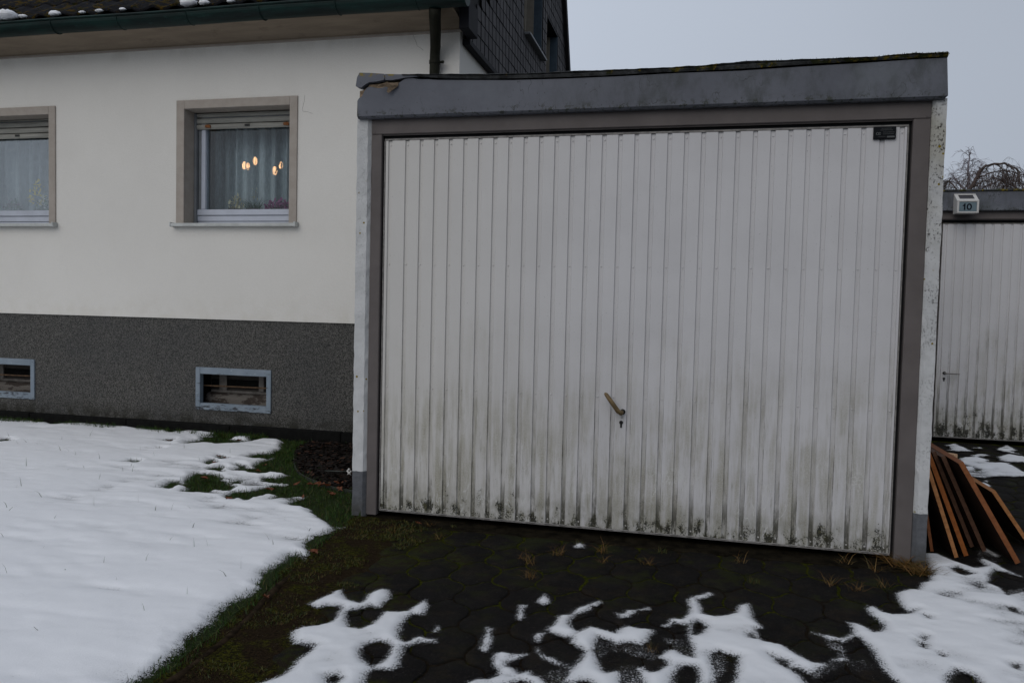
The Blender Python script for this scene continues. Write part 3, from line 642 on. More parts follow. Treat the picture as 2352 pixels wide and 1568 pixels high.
P += [tr(p, *C4) for p in [
    [(410, 1095), (530, 1118), (650, 1148), (715, 1145), (790, 1105), (780, 1050), (740, 1008), (820, 1015), (900, 1055), (965, 1095), (1020, 1092), (1062, 1070), (1050, 1010), (960, 950), (908, 880), (920, 853), (980, 860), (1050, 912), (1130, 932), (1300, 930), (1370, 890), (1290, 905), (1235, 865), (1192, 790), (1185, 735), (1300, 698), (1380, 710), (1430, 640), (1500, 620), (1512, 560), (1470, 470), (1448, 430), (1440, 372), (1560, 378), (1700, 440), (1850, 492), (1900, 510), (2015, 488), (1945, 440), (1970, 420), (2050, 450), (2200, 532), (2360, 600), (2700, 740), (3100, 1000), (3200, 1750), (1960, 1750), (1960, 1568), (1900, 1490), (1740, 1440), (1660, 1500), (1640, 1545), (1700, 1720), (1330, 1750), (1200, 1568), (1100, 1480), (1040, 1380), (980, 1280), (930, 1222), (860, 1150), (795, 1115), (720, 1172), (690, 1185), (600, 1160), (560, 1168), (500, 1128)],
    [(600, 1348), (700, 1328), (730, 1352), (650, 1360)], [(2100, 410), (1950, 330), (1990, 318), (2120, 390)]]]
P += [tr(p, *FR) for p in [
    [(715, 310), (860, 283), (960, 330), (1115, 402), (900, 402), (750, 388), (850, 372), (780, 330)], [(1155, 350), (1290, 342), (1270, 362)], [(1510, 380), (1590, 345), (1680, 320), (1815, 385), (1720, 405), (1900, 452), (1650, 412)],
    [(1545, 490), (1700, 458), (1944, 500), (2600, 560), (2600, 640), (1944, 575), (1700, 572), (1560, 545)], [(880, 582), (960, 508), (1200, 498), (1390, 545), (1330, 580), (1500, 590), (1700, 588), (1800, 650), (1960, 740), (2500, 800), (1850, 800), (1600, 790), (1450, 792), (1300, 812), (1150, 802), (1040, 740), (985, 650), (1130, 655), (1200, 712), (1320, 700), (1100, 632), (990, 602)],
    [(1110, 472), (1240, 450), (1390, 470), (1200, 490)], [(1200, 910), (1280, 888), (1440, 945), (1340, 992), (1250, 962)], [(1305, 850), (1390, 862), (1350, 882)], [(2100, 350), (2500, 340), (2500, 420), (2200, 400)]]]
NG = [tr(p, *C2) for p in [[(955, 1260), (1010, 1200), (1120, 1172), (1225, 1190), (1255, 1230), (1232, 1310), (1170, 1375), (1075, 1412), (990, 1372), (950, 1310)], [(640, 1500), (760, 1478), (782, 1530), (740, 1575), (650, 1565)], [(390, 1195), (500, 1200), (560, 1225), (480, 1230)]]]
NG += [tr(p, *C3) for p in [[(1640, 1110), (1642, 1015), (1700, 985), (1760, 1010), (1800, 1050), (1760, 1100), (1690, 1130)], [(1815, 1290), (1830, 1380), (1862, 1470), (1850, 1575), (2040, 1575), (2068, 1450), (2085, 1320), (2000, 1295), (1900, 1270)],
    [(1480, 1480), (1560, 1400), (1690, 1405), (1722, 1500), (1700, 1640), (1450, 1640)], [(590, 1540), (700, 1530), (740, 1575), (640, 1640)], [(2210, 1100), (2150, 1110), (2180, 1150), (2260, 1160)]]]
NG += [tr(p, *C4) for p in [[(1685, 512), (1740, 495), (1885, 558), (1800, 577), (1730, 552)], [(2045, 560), (2085, 520), (2351, 590), (2600, 640), (2600, 700), (2280, 735), (2195, 760), (2130, 690), (2010, 640)], [(2190, 860), (2280, 880), (2290, 920), (2230, 910)],
    [(1375, 1185), (1440, 1200), (1455, 1252), (1400, 1232)], [(1415, 1150), (1450, 1135), (1442, 1185)], [(1578, 1288), (1620, 1312), (1600, 1318)], [(2240, 1390), (2320, 1400), (2310, 1450), (2260, 1430)], [(1440, 945), (1490, 960), (1480, 975)], [(2060, 430), (2100, 415), (2230, 430), (2340, 500), (2300, 530), (2180, 520)]]]
def dthin(X, Y, f):
    n = fbm(X+50, (Y+50)*1.3, .16, 91, 4); a = np.clip((X-2.2)/.5, 0, 1)
    return np.minimum(f, .085*(.92-n-.16*a))
snow_sheet('snow', -.3, 4.3, -2.6, .62, .0085, P, NG, .020, .035, 'snow2', .006, dthin, 51, 'melting snow patches on the dark paving in front of the garage')
snow_sheet('snow', 2.66, 7., .62, 3.9, .02, P, NG, .025, .05, 'snow2', .02, dthin, 61, 'thin ragged snow patches on the paving before the far garage')
# slush: grey half-melted film
SL = [tr(p, *C3) for p in [[(1190, 1225), (1290, 1260), (1300, 1340), (1220, 1330), (1100, 1290), (980, 1260), (900, 1200), (1000, 1190)], [(960, 1440), (1100, 1420), (1160, 1440), (1210, 1560), (1210, 1640), (1000, 1640)], [(780, 1140), (860, 1160), (850, 1280), (800, 1300), (755, 1240)], [(300, 1480), (500, 1400), (600, 1440), (560, 1560), (400, 1560)], [(1430, 1170), (1560, 1180), (1650, 1200), (1660, 1320), (1560, 1290), (1480, 1230)], [(1830, 1300), (1960, 1300), (1930, 1400), (1870, 1480)]]]
SL += [tr(p, *C4) for p in [[(560, 1180), (640, 1200), (700, 1300), (720, 1350), (880, 1370), (1000, 1400), (800, 1420), (640, 1360), (660, 1290), (580, 1220)], [(380, 1460), (480, 1440), (560, 1390), (600, 1370), (520, 1470), (430, 1520)], [(1250, 860), (1400, 800), (1560, 800), (1400, 880), (1330, 930)], [(2180, 730), (2400, 700), (2700, 900), (2500, 960), (2250, 850)], [(1940, 340), (2080, 360), (2150, 400), (2080, 440), (1960, 420)]]]
snow_sheet('snow_slush', .4, 4.2, -2.5, .5, .011, SL, [], .001, .05, 'snow2', .02, lambda X, Y, f: np.minimum(f, -.009+.010*(fbm(X+50, Y+50, .10, 33, 3)-.45)*2), 71, 'grey slush film between the snow patches on the paving')

# ================================================================ GRASS (nobody could count it)
def blade_mesh(name, pts, hgt, wid, matn, lean=.6, rs=5):
    r = np.random.RandomState(rs); n = len(pts); a = r.rand(n)*2*math.pi; h = hgt*(.5+r.rand(n)); l = r.rand(n)*lean if lean > 0 else .45+.5*r.rand(n); b = r.rand(n)*2*math.pi
    P0 = np.asarray(pts); side = np.stack([np.cos(a), np.sin(a), np.zeros(n)], 1)*(wid*(.6+.8*r.rand(n)))[:, None]
    d = np.stack([np.cos(b)*l, np.sin(b)*l, np.sqrt(np.maximum(1-l*l, .05))], 1)
    mid = P0+d*(h*.55)[:, None]; d2 = d+np.stack([np.cos(b)*l, np.sin(b)*l, -.5*l], 1); d2 /= np.linalg.norm(d2, axis=1)[:, None]
    tip = mid+d2*(h*.5)[:, None]
    V = np.stack([P0-side, P0+side, mid+side*.7, mid-side*.7, tip-side*.1, tip+side*.1], 1).reshape(-1, 3)
    k = np.arange(n)*6; F = np.concatenate([np.stack([k, k+1, k+2, k+3], 1), np.stack([k+3, k+2, k+5, k+4], 1)])
    return fast_mesh(name, V, F, matn, smooth=False)
def lawn_pts(n, x0, x1, y0, y1, seed, keep):
    r = np.random.RandomState(seed); X = x0+(x1-x0)*r.rand(n); Y = y0+(y1-y0)*r.rand(n); k = keep(X, Y, r); return X[k], Y[k]
exs = np.array([b for a, b in LE]); eys = np.array([a for a, b in LE])
bedp = [(-1.362, 1.86), (-1.362, 1.645), (-1.249, 1.36), (-1.068, 1.031), (-.933, .821), (-.82, .687), (-.667, .548), (-.482, .432), (-.34, .392), (-.14, .37), (-.14, 1.86)]
bedpoly = np.array(bedp)
def keep_grass(X, Y, r):
    f = field(X, Y, [lawn_out]+lawn_extra, lawn_holes)+.016*(fbm(X+50, Y+50, .06, 3, 3)-.5)*2
    ex = np.where(Y < -.02, np.interp(Y, eys, exs)+.02, -.155)
    k = (X < ex) & (Y < 1.85) & (f < .012+.01*r.rand(len(X))) & (sdist(X, Y, bedpoly) < -.01)
    return k & (r.rand(len(X)) < np.clip(1.1-1.*fbm(X+50, Y+50, .12, 123, 3), .2, 1))
X, Y = lawn_pts(260000, -4.9, .2, -2.3, 1.86, 21, keep_grass)
tag(blade_mesh('grass', np.stack([X, Y, np.full(len(X), GZ+.004)], 1), .024, .0014, 'grass', .85), 'short green lawn grass showing between snow and garage', 'grass', kind='stuff')
# moss and seedlings on the soil strip and along the garage foot
def keep_moss(X, Y, r):
    ex = np.interp(Y, eys, exs); n = fbm(X+50, Y+50, .13, 14, 4)
    return (X > ex-.02) & (X < ex+.55) & (Y < -.06) & (n > .56-.16*np.clip((Y+1.)/.8, 0, 1)+.35*np.clip((X-ex-.15)/.4, 0, 1)) & (field(X, Y, P, NG) < .0) & (r.rand(len(X)) < .35+.65*(fbm(X+50, Y+50, .04, 18, 2) > .52))
X, Y = lawn_pts(90000, -.2, .95, -2.3, -.05, 22, keep_moss)
tag(blade_mesh('moss', np.stack([X, Y, np.full(len(X), GZ+.003)], 1), .011, .0016, 'mossblades', .9), 'low moss and seedlings on the soil beside the paving', 'moss', kind='stuff')
# single long blades sticking out of the lawn snow
def keep_l(X, Y, r): return (X < np.interp(Y, eys, exs)-.05)
X, Y = lawn_pts(210, -4.6, 0., -2.2, 1.75, 23, keep_l)
zf = GZ+.034
tag(blade_mesh('grass', np.stack([X, Y, np.full(len(X), zf)], 1), .038, .0013, 'grass', .75, 9), 'sparse single grass blades poking out of the lawn snow', 'grass', kind='stuff')
# grass bank at the house foot
r_ = np.random.RandomState(31); X = -4.8+3.4*r_.rand(5200); Y = 1.74+.11*r_.rand(5200); k = fbm(X+50, Y+50, .2, 45, 3) > .42
tag(blade_mesh('grass', np.stack([X[k], Y[k], np.full(k.sum(), GZ+.02)], 1), .035, .0018, 'grass', .8, 12), 'narrow rim of grass along the foot of the house wall', 'grass', kind='stuff')

# dry tufts in the joints
def tuft_mesh(nb, h, seed, matn='straw', lean=-1):
    r = np.random.RandomState(seed); pts = np.stack([r.normal(0, .012, nb), r.normal(0, .012, nb), np.zeros(nb)], 1)
    o = blade_mesh('tmp', pts, h, .0008, matn, lean, seed); me = o.data; bpy.data.objects.remove(o); me.name = 'dry_tuft'; return me
tm = [tuft_mesh(30, .050, 1), tuft_mesh(34, .055, 2), tuft_mesh(20, .045, 3)]
tufts = [(C3, 430, 390, 0, 1.2), (C3, 180, 470, 1, 1.1), (C3, 100, 430, 2, .9), (C3, 180, 600, 1, 1.1), (C3, 820, 370, 1, 1.2), (C3, 830, 460, 2, .9), (C3, 1235, 480, 0, 1.), (C3, 2090, 460, 2, 1.1), (C3, 1290, 1275, 2, .9),
         (C4, 570, 660, 0, 1.25), (C4, 810, 720, 0, 1.15), (C4, 1060, 680, 2, 1.2), (C4, 700, 470, 2, 1.3), (C4, 990, 540, 0, 1.3), (C2, 1680, 240, 2, 1.1), (C2, 1590, 130, 2, 1.), (C2, 1240, 190, 2, .9)]
for c, a, b, k, sc in tufts:
    p = on_z((c[0]+a/c[2])/SC, (c[1]+b/c[2])/SC, GZ)
    o = bpy.data.objects.new('dry_grass_tuft', tm[k]); COL.objects.link(o); o.location = p; o.scale = (sc,)*3; o.rotation_euler.z = rnd.random()*6
    tag(o, 'small straw coloured dry grass tuft growing in a paving joint', 'grass tuft', 'dry grass tufts in the paving joints')
me = tuft_mesh(200, .06, 9); 
for a, b, sc, lb in ((1420, 570, 1.25, 'dense orange brown grass clump beside the foot of the right garage post'), (1270, 500, 1.5, 'wide dry grass clump in front of the grey right post foot')):
    p = on_z((C4[0]+a/k2)/SC, (C4[1]+b/k2)/SC, GZ); o = bpy.data.objects.new('dry_grass_clump', me); COL.objects.link(o); o.location = p; o.scale = (sc*1.5, sc, sc*.8)
    v = tag(o, lb, 'grass clump')
gm = tuft_mesh(60, .028, 14, 'mossblades', .98)
for a, b, c, lb in ((620, 300, C3, 'green weed rosette holding a small lump of snow near the garage door'), (2225, 650, C3, 'bright green seedling on the bare paving'), (1380, 370, C3, 'small green weed in a joint below the garage door')):
    p = on_z((c[0]+a/c[2])/SC, (c[1]+b/c[2])/SC, GZ); o = bpy.data.objects.new('green_weed', gm); COL.objects.link(o); o.location = p; o.scale = (1.1, 1.1, .8); tag(o, lb, 'weed')

X, Y = lawn_pts(9000, -1.6, -.16, .2, 1.85, 29, lambda X, Y, r: (np.abs(sdist(X, Y, bedpoly)+.01) < .035*(.3+r.rand(len(X)))) & (Y < 1.84) & (X < -.17))
tag(blade_mesh('grass', np.stack([X, Y, np.full(len(X), GZ+.006)], 1), .034, .0014, 'grass', .8, 41), 'grass fringe growing over the edging of the bark bed', 'grass', kind='stuff')

# fallen leaves
def leaf_mesh(seed):
    r = random.Random(seed); q = MB(); n = 9; V = [(0, 0, .004)]
    for i in range(n):
        a = 2*math.pi*i/n; R = .020*(.55+.45*(i % 2))*(1+.3*r.random()); V.append((R*1.5*math.cos(a), R*math.sin(a), .006+.012*r.random()))
    b = q.add(V)
    for i in range(n): q.face((b, b+1+i, b+1+(i+1) % n), 'leaf')
    o = q.build('tmp'); me = o.data; bpy.data.objects.remove(o); me.name = 'fallen_leaf'; return me
lm = [leaf_mesh(i) for i in range(4)]
lv = [(E_, 1280, 1125), (E_, 1660, 1040), (E_, 1925, 1085), (E_, 2085, 1225), (E_, 2020, 1165), (E_, 1950, 1160), (E_, 1435, 1250), (E_, 1500, 885), (E_, 1415, 995), (E_, 1130, 800), (E_, 1455, 765), (E_, 235, 742), (E_, 295, 747), (E_, 1055, 885), (E_, 1370, 985), (E_, 1345, 1025), (F_, 1530, 255), (F_, 735, 640), (F_, 985, 410), (E_, 2110, 1150), (E_, 2070, 1210), (E_, 2000, 1160), (E_, 2130, 1190), (E_, 1860, 1160), (E_, 1700, 1195), (E_, 1900, 1240), (E_, 1620, 1075), (F_, 1130, 45), (F_, 1095, 105), (F_, 1060, 60)]
for i, (c, a, b) in enumerate(lv):
    onb = (a, b) in ((1455, 765), )
    p = on_z((c[0]+a/c[2])/SC, (c[1]+b/c[2])/SC, GZ+.022); o = bpy.data.objects.new('fallen_leaf', lm[i % 4]); COL.objects.link(o)
    p[1] = min(p[1], 1.83); o.location = p; o.rotation_euler = (rnd.uniform(-.3, .3), rnd.uniform(-.3, .3), rnd.random()*6); s_ = rnd.uniform(.7, 1.25); o.scale = (s_,)*3
    tag(o, 'curled red brown fallen leaf lying on grass or paving', 'leaf', 'fallen leaves around the lawn edge')

# ================================================================ HOUSE
house = thing('house', (-6, HY, GZ), 'white rendered house with dark grey plinth, mossy tiled roof and slate clad gable', 'house')
def wall_holes(mb, x0, x1, z0, z1, holes, y, mt, rev=None, depth=.2):
    xs = sorted({x0, x1, *[h[0] for h in holes], *[h[1] for h in holes]}); zs = sorted({z0, z1, *[h[2] for h in holes], *[h[3] for h in holes]})
    for i in range(len(xs)-1):
        for j in range(len(zs)-1):
            cx, cz = (xs[i]+xs[i+1])/2, (zs[j]+zs[j+1])/2
            if any(h[0] < cx < h[1] and h[2] < cz < h[3] for h in holes): continue
            mb.quad((xs[i], y, zs[j]), (xs[i+1], y, zs[j]), (xs[i+1], y, zs[j+1]), (xs[i], y, zs[j+1]), mt)
    for a, b, c, d in holes:
        r = rev or mt
        mb.quad((a, y, c), (a, y+depth, c), (a, y+depth, d), (a, y, d), r); mb.quad((b, y, c), (b, y, d), (b, y+depth, d), (b, y+depth, c), r)
        mb.quad((a, y, c), (b, y, c), (b, y+depth, c), (a, y+depth, c), r); mb.quad((a, y, d), (a, y+depth, d), (b, y+depth, d), (b, y, d), r)
W0 = [(-2.573-2.30*k, -1.613-2.30*k, 1.72, 2.665) for k in range(4)]
XL = -12.
q = MB(); wall_holes(q, XL, -.206, .935, 3.30, W0, HY, 'render', 'surround', .15)
q.quad((-.206, HY, -.1), (-.206, 9.2, -.1), (-.206, 9.2, 3.6), (-.206, HY, 3.6), 'render')
q.quad((XL, 9.2, -.1), (XL, 9.2, 3.3), (-.206, 9.2, 3.3), (-.206, 9.2, -.1), 'render'); q.quad((XL, HY, -.1), (XL, HY, 3.3), (XL, 9.2, 3.3), (XL, 9.2, -.1), 'render')
q.quad((XL, HY, .935), (-.206, HY, .935), (-.206, HY+.03, .935), (XL, HY+.03, .935), 'render')
q.build('wall', house)
CW = [(-2.463-2.32*k, -1.762-2.32*k, .177, .533) for k in range(4)]
q = MB(); wall_holes(q, XL, -.21, -.1, .94, CW, HY+.012, 'plinth', 'base', .22); q.build('plinth', house)
q = MB(); x = XL
while x < -.25: q.box(x, min(x+.985, -.21), HY-.055, HY+.011, GZ-.05, .066+.003*math.sin(x*5), 'base', bev=.006); x += .99
q.build('base_course', house)
# cove cornice
q = MB(); prof = []
for i in range(11):
    a = math.pi/2*i/10; prof.append((HY-.004-.235*(1-math.cos(a)), 3.178+.075*math.sin(a)))
prof = [(HY-.001, 3.160), (HY-.010, 3.163), (HY-.010, 3.178)]+prof[1:]+[(HY-.27, 3.30)]
xs = np.linspace(XL, -.19, 60)
for i in range(len(prof)-1):
    for j in range(59): q.quad((xs[j], prof[i][0], prof[i][1]), (xs[j+1], prof[i][0], prof[i][1]), (xs[j+1], prof[i+1][0], prof[i+1][1]), (xs[j], prof[i+1][0], prof[i+1][1]), 'surround' if i < 2 else 'cove')
q.quad((XL, HY-.27, 3.30), (-.19, HY-.27, 3.30), (-.19, HY+.2, 3.30), (XL, HY+.2, 3.30), 'cove')
q.add([]); n0 = q.add([(-.19, HY, 3.16)]+[(-.19, a, b) for a, b in prof]+[(-.19, HY, 3.30)]); q.face(list(range(n0, n0+len(prof)+2)), 'cove')
q.build('cornice', house, smooth=False)
# gutter
q = MB(); gy, gz, gr = 1.585, 3.298, .074
xs = np.linspace(XL, -.055, 130)
pr = [(gy-gr*math.cos(a), gz-gr*math.sin(a)) for a in np.linspace(-.12, math.pi, 15)]
for j in range(129):
    for i in range(14):
        dz0 = .003*math.sin(xs[j]*3.1); dz1 = .003*math.sin(xs[j+1]*3.1)
        q.quad((xs[j], pr[i][0], pr[i][1]+dz0), (xs[j+1], pr[i][0], pr[i][1]+dz1), (xs[j+1], pr[i+1][0], pr[i+1][1]+dz1), (xs[j], pr[i+1][0], pr[i+1][1]+dz0), 'gutter')
q.tube([(x, gy-gr-.004, gz+.010+.003*math.sin(x*3.1)) for x in xs[::3]], .009, 'gutter', 8)
n0 = q.add([(-.055, a, b) for a, b in pr]); q.face(list(range(n0, n0+15)), 'gutter')
gut = q.build('gutter', house, smooth=True)
for i in range(14):
    x = -.42-.62*i; b_ = MB(); b_.tube([(x, gy-(gr+.002)*math.cos(a), gz-(gr+.002)*math.sin(a)) for a in np.linspace(-.1, math.pi, 13)], .0045, 'gutter', 5); b_.build('gutter_bracket', gut)
# downpipe
q = MB(); dx = -.385
q.tube([(-.300, 1.60, gz-gr+.01), (-.315, 1.645, 3.18), (-.345, 1.75, 3.10), (-.375, 1.84, 3.03), (dx, 1.86, 2.97), (dx, 1.86, 2.0), (dx, 1.86, .02)], [.044, .043, .041, .039, .038, .038, .038], 'pipe', 14)
dp = q.build('downpipe', house, smooth=True)
q = MB(); q.tube([(dx, 1.86, 2.915), (dx, 1.86, 2.94)], .0425, 'pipe', 14); q.tube([(dx+.03, 1.86, 2.927), (dx+.062, 1.86, 2.927)], .010, 'pipe', 8); q.ball((dx+.064, 1.86, 2.927), .012, 'pipe', 8, 5); q.tube([(dx, 1.86, 2.927), (dx, HY, 2.927)], .006, 'pipe', 6); q.build('pipe_clamp', dp)
# roof
q = MB(); sl_ = math.tan(math.radians(36.5)); xs = np.arange(XL-.3, -.075, .030); ridge_y = 5.6
rows = np.arange(0, 5.2, .34)
def roofz(y): return 3.395+(y-1.60)*sl_
V = []; F = []; nx = len(xs)
cosr = math.cos(math.radians(36.5)); sinr = math.sin(math.radians(36.5))
for ri, d0 in enumerate(rows):
    for dd, lift in ((0, -.004), (0, .012), (.36, 0.)):
        for xi, x in enumerate(xs):
            u = (x/.21) % 1; w_ = .024*max(0, math.cos((u-.5)*2*math.pi*.9))**.8
            d = d0+dd; y = 1.575+d*cosr; z = 3.352+d*sinr+lift+w_; V.append((x, y-(lift*.6), z))
    b0 = ri*3*nx
    for k in range(2):
        for xi in range(nx-1): a = b0+k*nx+xi; F.append((a, a+1, a+1+nx, a+nx))
roof = fast_mesh('roof', V, F, 'tile', house, smooth=False)
q = MB(); q.quad((XL-.3, 1.62, 3.355), (-.08, 1.62, 3.355), (-.08, 5.6, 3.36+3.94*sl_), (XL-.3, 5.6, 3.36+3.94*sl_), 'black')
zr = 3.385+4.0*sl_; q.quad((XL-.3, 5.35, 6.18), (-.18, 5.35, 6.18), (-.18, 7.6, 2.40), (XL-.3, 7.6, 2.40), 'tile'); q.build('roof_deck', house)
# verge (right roof edge) front and rear
q = MB()
d = np.array([0, cosr, sinr]); u_ = np.array([0, -sinr, cosr])
p0 = np.array([-.17, 1.66, 3.25]); L = 4.9
Mx = Matrix(((1, 0, 0, p0[0]), (0, cosr, -sinr, p0[1]), (0, sinr, cosr, p0[2]), (0, 0, 0, 1)))
q.box(0, .075, 0, L, .0, .16, 'verge', Mx)
for i in range(15): q.box(.06, .10, .02+i*.335, .02+i*.335+.33, .02, .20, 'verge', Mx, bev=.006)
q.build('verge', house)
q = MB(); a = on_x = None
rs = np.array([-.17, 6.03, 5.05]); re = np.array([-.17, 6.53, 4.16]); dr = (re-rs)/np.linalg.norm(re-rs); nl = np.array([0, -dr[2], dr[1]])
for i in range(-4, 9):
    s0 = rs+dr*(i*.27); lift = .0
    pl = [s0-nl*.0, s0+dr*.30, s0+dr*.30+nl*.05, s0+nl*.025]
    q.prism([tuple(p+np.array([.0, 0, 0])) for p in pl], (-.10, 0, 0), 'verge')
q.prism([tuple(rs-dr*1.2), tuple(re+dr*1.6), tuple(re+dr*1.6+nl*-.10), tuple(rs-dr*1.2+nl*-.10)], (.055, 0, 0), 'black')
q.build('rear_verge', house)
# slate cladding of the gable
q = MB(); xw = -.175
def front_y(z): return max(1.99, 2.10+(z-3.30)/sl_)
def rear_y(z): return 6.46-(z-4.2)/1.70 if z > 3.3 else 7.0
wins = [(3.955, 4.775, 3.87, 5.4), (5.055, 5.75, 3.4, 4.43)]
q.quad((xw-.012, 1.985, 3.09), (xw-.012, 7.3, 3.09), (xw-.012, 6.9, 3.9), (xw-.012, 1.985, 3.30), 'black')
# backing in strips that leave the window openings free
ysb = [1.985, 3.955, 4.775, 5.055, 5.75, 7.2]
for i in range(5):
    for z0, z1 in ((3.09, 3.4), (3.4, 3.87), (3.87, 4.43), (4.43, 5.4), (5.4, 6.)):
        cy = (ysb[i]+ysb[i+1])/2; cz = (z0+z1)/2
        if any(a < cy < b and c < cz < d_ for a, b, c, d_ in wins): continue
        ya, yb = max(ysb[i], front_y(z0)-.3), min(ysb[i+1], rear_y(z0))
        if yb <= ya: continue
        q.quad((xw-.008, ya, z0), (xw-.008, yb, z0), (xw-.008, min(yb, max(ya, rear_y(z1))), z1), (xw-.008, max(ya, min(yb, front_y(z1)-.3)), z1), 'black')
row = 0; z = 3.135
while z < 5.6:
    y = 1.99
    k = 0
    while y < 7.0:
        y1 = y+.119; zc = z+.058; yc = y+.06
        if yc > front_y(zc)-.05 and yc < rear_y(zc)-.02 and not any(a-.03 < yc < b+.03 and c-.04 < zc < d_+.04 for a, b, c, d_ in wins):
            j = rnd.uniform(-.002, .002); t0 = .010+rnd.uniform(0, .003)
            near = yc < front_y(zc)+.14
            pts = [(0, 0), (.101, 0), (.101, .112), (0, .112)] if not near else [(0, .02), (.03, 0), (.101, .004), (.101, .112), (0, .112)]
            pl = [(xw+t0+(.0015 if v_ < .05 else -.0015), y+u+j, z+v_) for u, v_ in pts]
            q.prism(pl, (-.008, 0, 0), 'black', 'slate')
        y = y1; k += 1
    z += .1185; row += 1
q.build('gable_cladding', house)
q = MB(); q.box(-.205, -.145, 1.975, 7.0, 3.085, 3.130, 'bargeboard', bev=.004); xb_ = float(on_y(1054, 55, 1.74)[0]); q.box(xb_, xb_+.075, 1.74, 1.985, 3.125, 3.34, 'bargeboard', bev=.004)
q.build('bargeboard', house)
for a, b, c, d_ in wins:
    q = MB(); t = .012
    q.box(-.255, xw+.012, b-t, b, c, d_, 'bluetrim'); q.box(-.29, xw+.012, a, a+t, c, d_, 'beigejamb'); q.box(-.40, -.2555, b-.02, b-.002, c, d_, 'beigejamb')
    q.box(-.40, xw+.014, a+t, b-t, d_-.03, d_-.002, 'bargeboard'); q.box(-.45, -.40, a, b, c, d_, 'black')
    q.box(-.40, xw+.005, a+t, b-t, c-.02, c, 'beigejamb')
    g_ = q.build('gable_window', house)
    if c > 3.8: q = MB(); q.box(-.30, -.105, a-.02, b+.05, c-.045, c-.021, 'rail', bev=.004); q.build('window_sill', g_)
# ground floor windows
def window(k, shut):
    ox = -2.30*k; a, b, c, d_ = W0[0]; a += ox; b += ox
    s_ = MB(); y0 = HY-.012
    A, B, D = -2.648+ox, -1.545+ox, 2.736
    s_.box(A, a, y0, HY+.004, 1.722, D, 'surround', bev=.003); s_.box(b, B, y0, HY+.004, 1.722, D, 'surround', bev=.003); s_.box(a, b, y0, HY+.004, d_, D, 'surround', bev=.003)
    wd = s_.build('window', house)
    f = MB(); yf = HY+.150
    f.box(a, b, yf+.002, yf+.06, 1.722, 1.757, 'alu', bev=.002); f.box(a, b, yf-.004, yf+.055, 1.760, 1.806, 'alu', bev=.003); f.box(a+.02, b-.02, yf-.012, yf+.05, 1.809, 1.858, 'alu', bev=.004)
    f.box(a, a+.022, yf-.03, yf+.05, 1.722, 2.66, 'rail', bev=.002); f.box(a+.026, a+.052, yf-.002, yf+.05, 1.808, 2.66, 'rail', bev=.004); f.box(a+.055, a+.095, yf-.008, yf+.05, 1.859, 2.66, 'alu', bev=.004)
    f.box(b-.022, b, yf-.03, yf+.05, 1.722, 2.66, 'rail', bev=.002); f.box(b-.07, b-.024, yf-.008, yf+.05, 1.859, 2.66, 'alu', bev=.004)
    f.box(a+.095, b-.07, yf-.006, yf+.05, 2.60, 2.66, 'alu')
    f.build('window_frame', wd)
    gl = MB(); gl.box(a+.093, b-.068, yf+.018, yf+.022, 1.855, 2.61, 'glass'); gl.build('pane', wd)
    h = MB(); z = shut; first = True
    while z < 2.665:
        hh = .046 if first else .049
        if z+hh > 2.664: hh = 2.664-z
        if hh > .008: h.prism([(a+.024, yf-.020, z), (a+.024, yf-.027, z+hh*.35), (a+.024, yf-.026, z+hh*.75), (a+.024, yf-.014, z+hh-.004), (a+.024, yf-.004, z+hh-.004), (a+.024, yf-.004, z)], (b-a-.048, 0, 0), 'shutter')
        z += hh+.002; first = False
    h.box(a+.02, b-.02, yf-.003, yf-.001, shut+.01, 2.664, 'black')
    sh = h.build('roller_shutter', wd)
    mx_ = (a+b)/2+.02; e = MB(); e.box(mx_-.022, mx_+.022, yf-.033, yf-.024, shut+.015, shut+.031, 'keyhole'); e.build('pull_slot', sh)
    if k == 0:
        for xx in (-2.44, -1.715):
            e = MB(); e.prism([(xx-.025, yf-.036, shut+.012), (xx+.025, yf-.036, shut+.008), (xx+.025, yf-.036, shut+.030), (xx+.008, yf-.036, shut+.036), (xx-.025, yf-.036, shut+.030)], (0, .012, 0), 'rust'); e.build('shutter_bracket', sh)
    e = MB(); e.prism([(A-.022, HY-.052, 1.699), (A-.022, HY-.052, 1.724), (A-.022, HY+.148, 1.732), (A-.022, HY+.148, 1.722), (A-.022, HY-.03, 1.714), (A-.022, HY-.03, 1.699)], (B-A+.032, 0, 0), 'sill')
    e.box(B-.004, B+.016, HY-.056, HY+.0, 1.695, 1.735, 'sill', bev=.003); e.box(A-.030, A-.020, HY-.056, HY, 1.695, 1.732, 'sill', bev=.002); e.build('window_sill', wd)
    return wd
for k in range(2): window(k, 2.527 if k == 0 else 2.500)
# rooms behind
q = MB()
for k in range(2):
    a, b = W0[k][0]-.5, W0[k][1]+.5
    q.quad((a, HY+.151, 1.2), (a, 4.6, 1.2), (a, 4.6, 2.9), (a, HY+.151, 2.9), 'room'); q.quad((b, HY+.151, 1.2), (b, HY+.151, 2.9), (b, 4.6, 2.9), (b, 4.6, 1.2), 'room')
    q.quad((a, 4.6, 1.2), (b, 4.6, 1.2), (b, 4.6, 2.9), (a, 4.6, 2.9), 'room'); q.quad((a, HY+.151, 2.9), (a, 4.6, 2.9), (b, 4.6, 2.9), (b, HY+.151, 2.9), 'room'); q.quad((a, HY+.151, 1.2), (b, HY+.151, 1.2), (b, 4.6, 1.2), (a, 4.6, 1.2), 'room')
    q.box(a, b, HY+.21, HY+.52, 1.80, 1.83, 'sill')
q.build('room_shell', house)
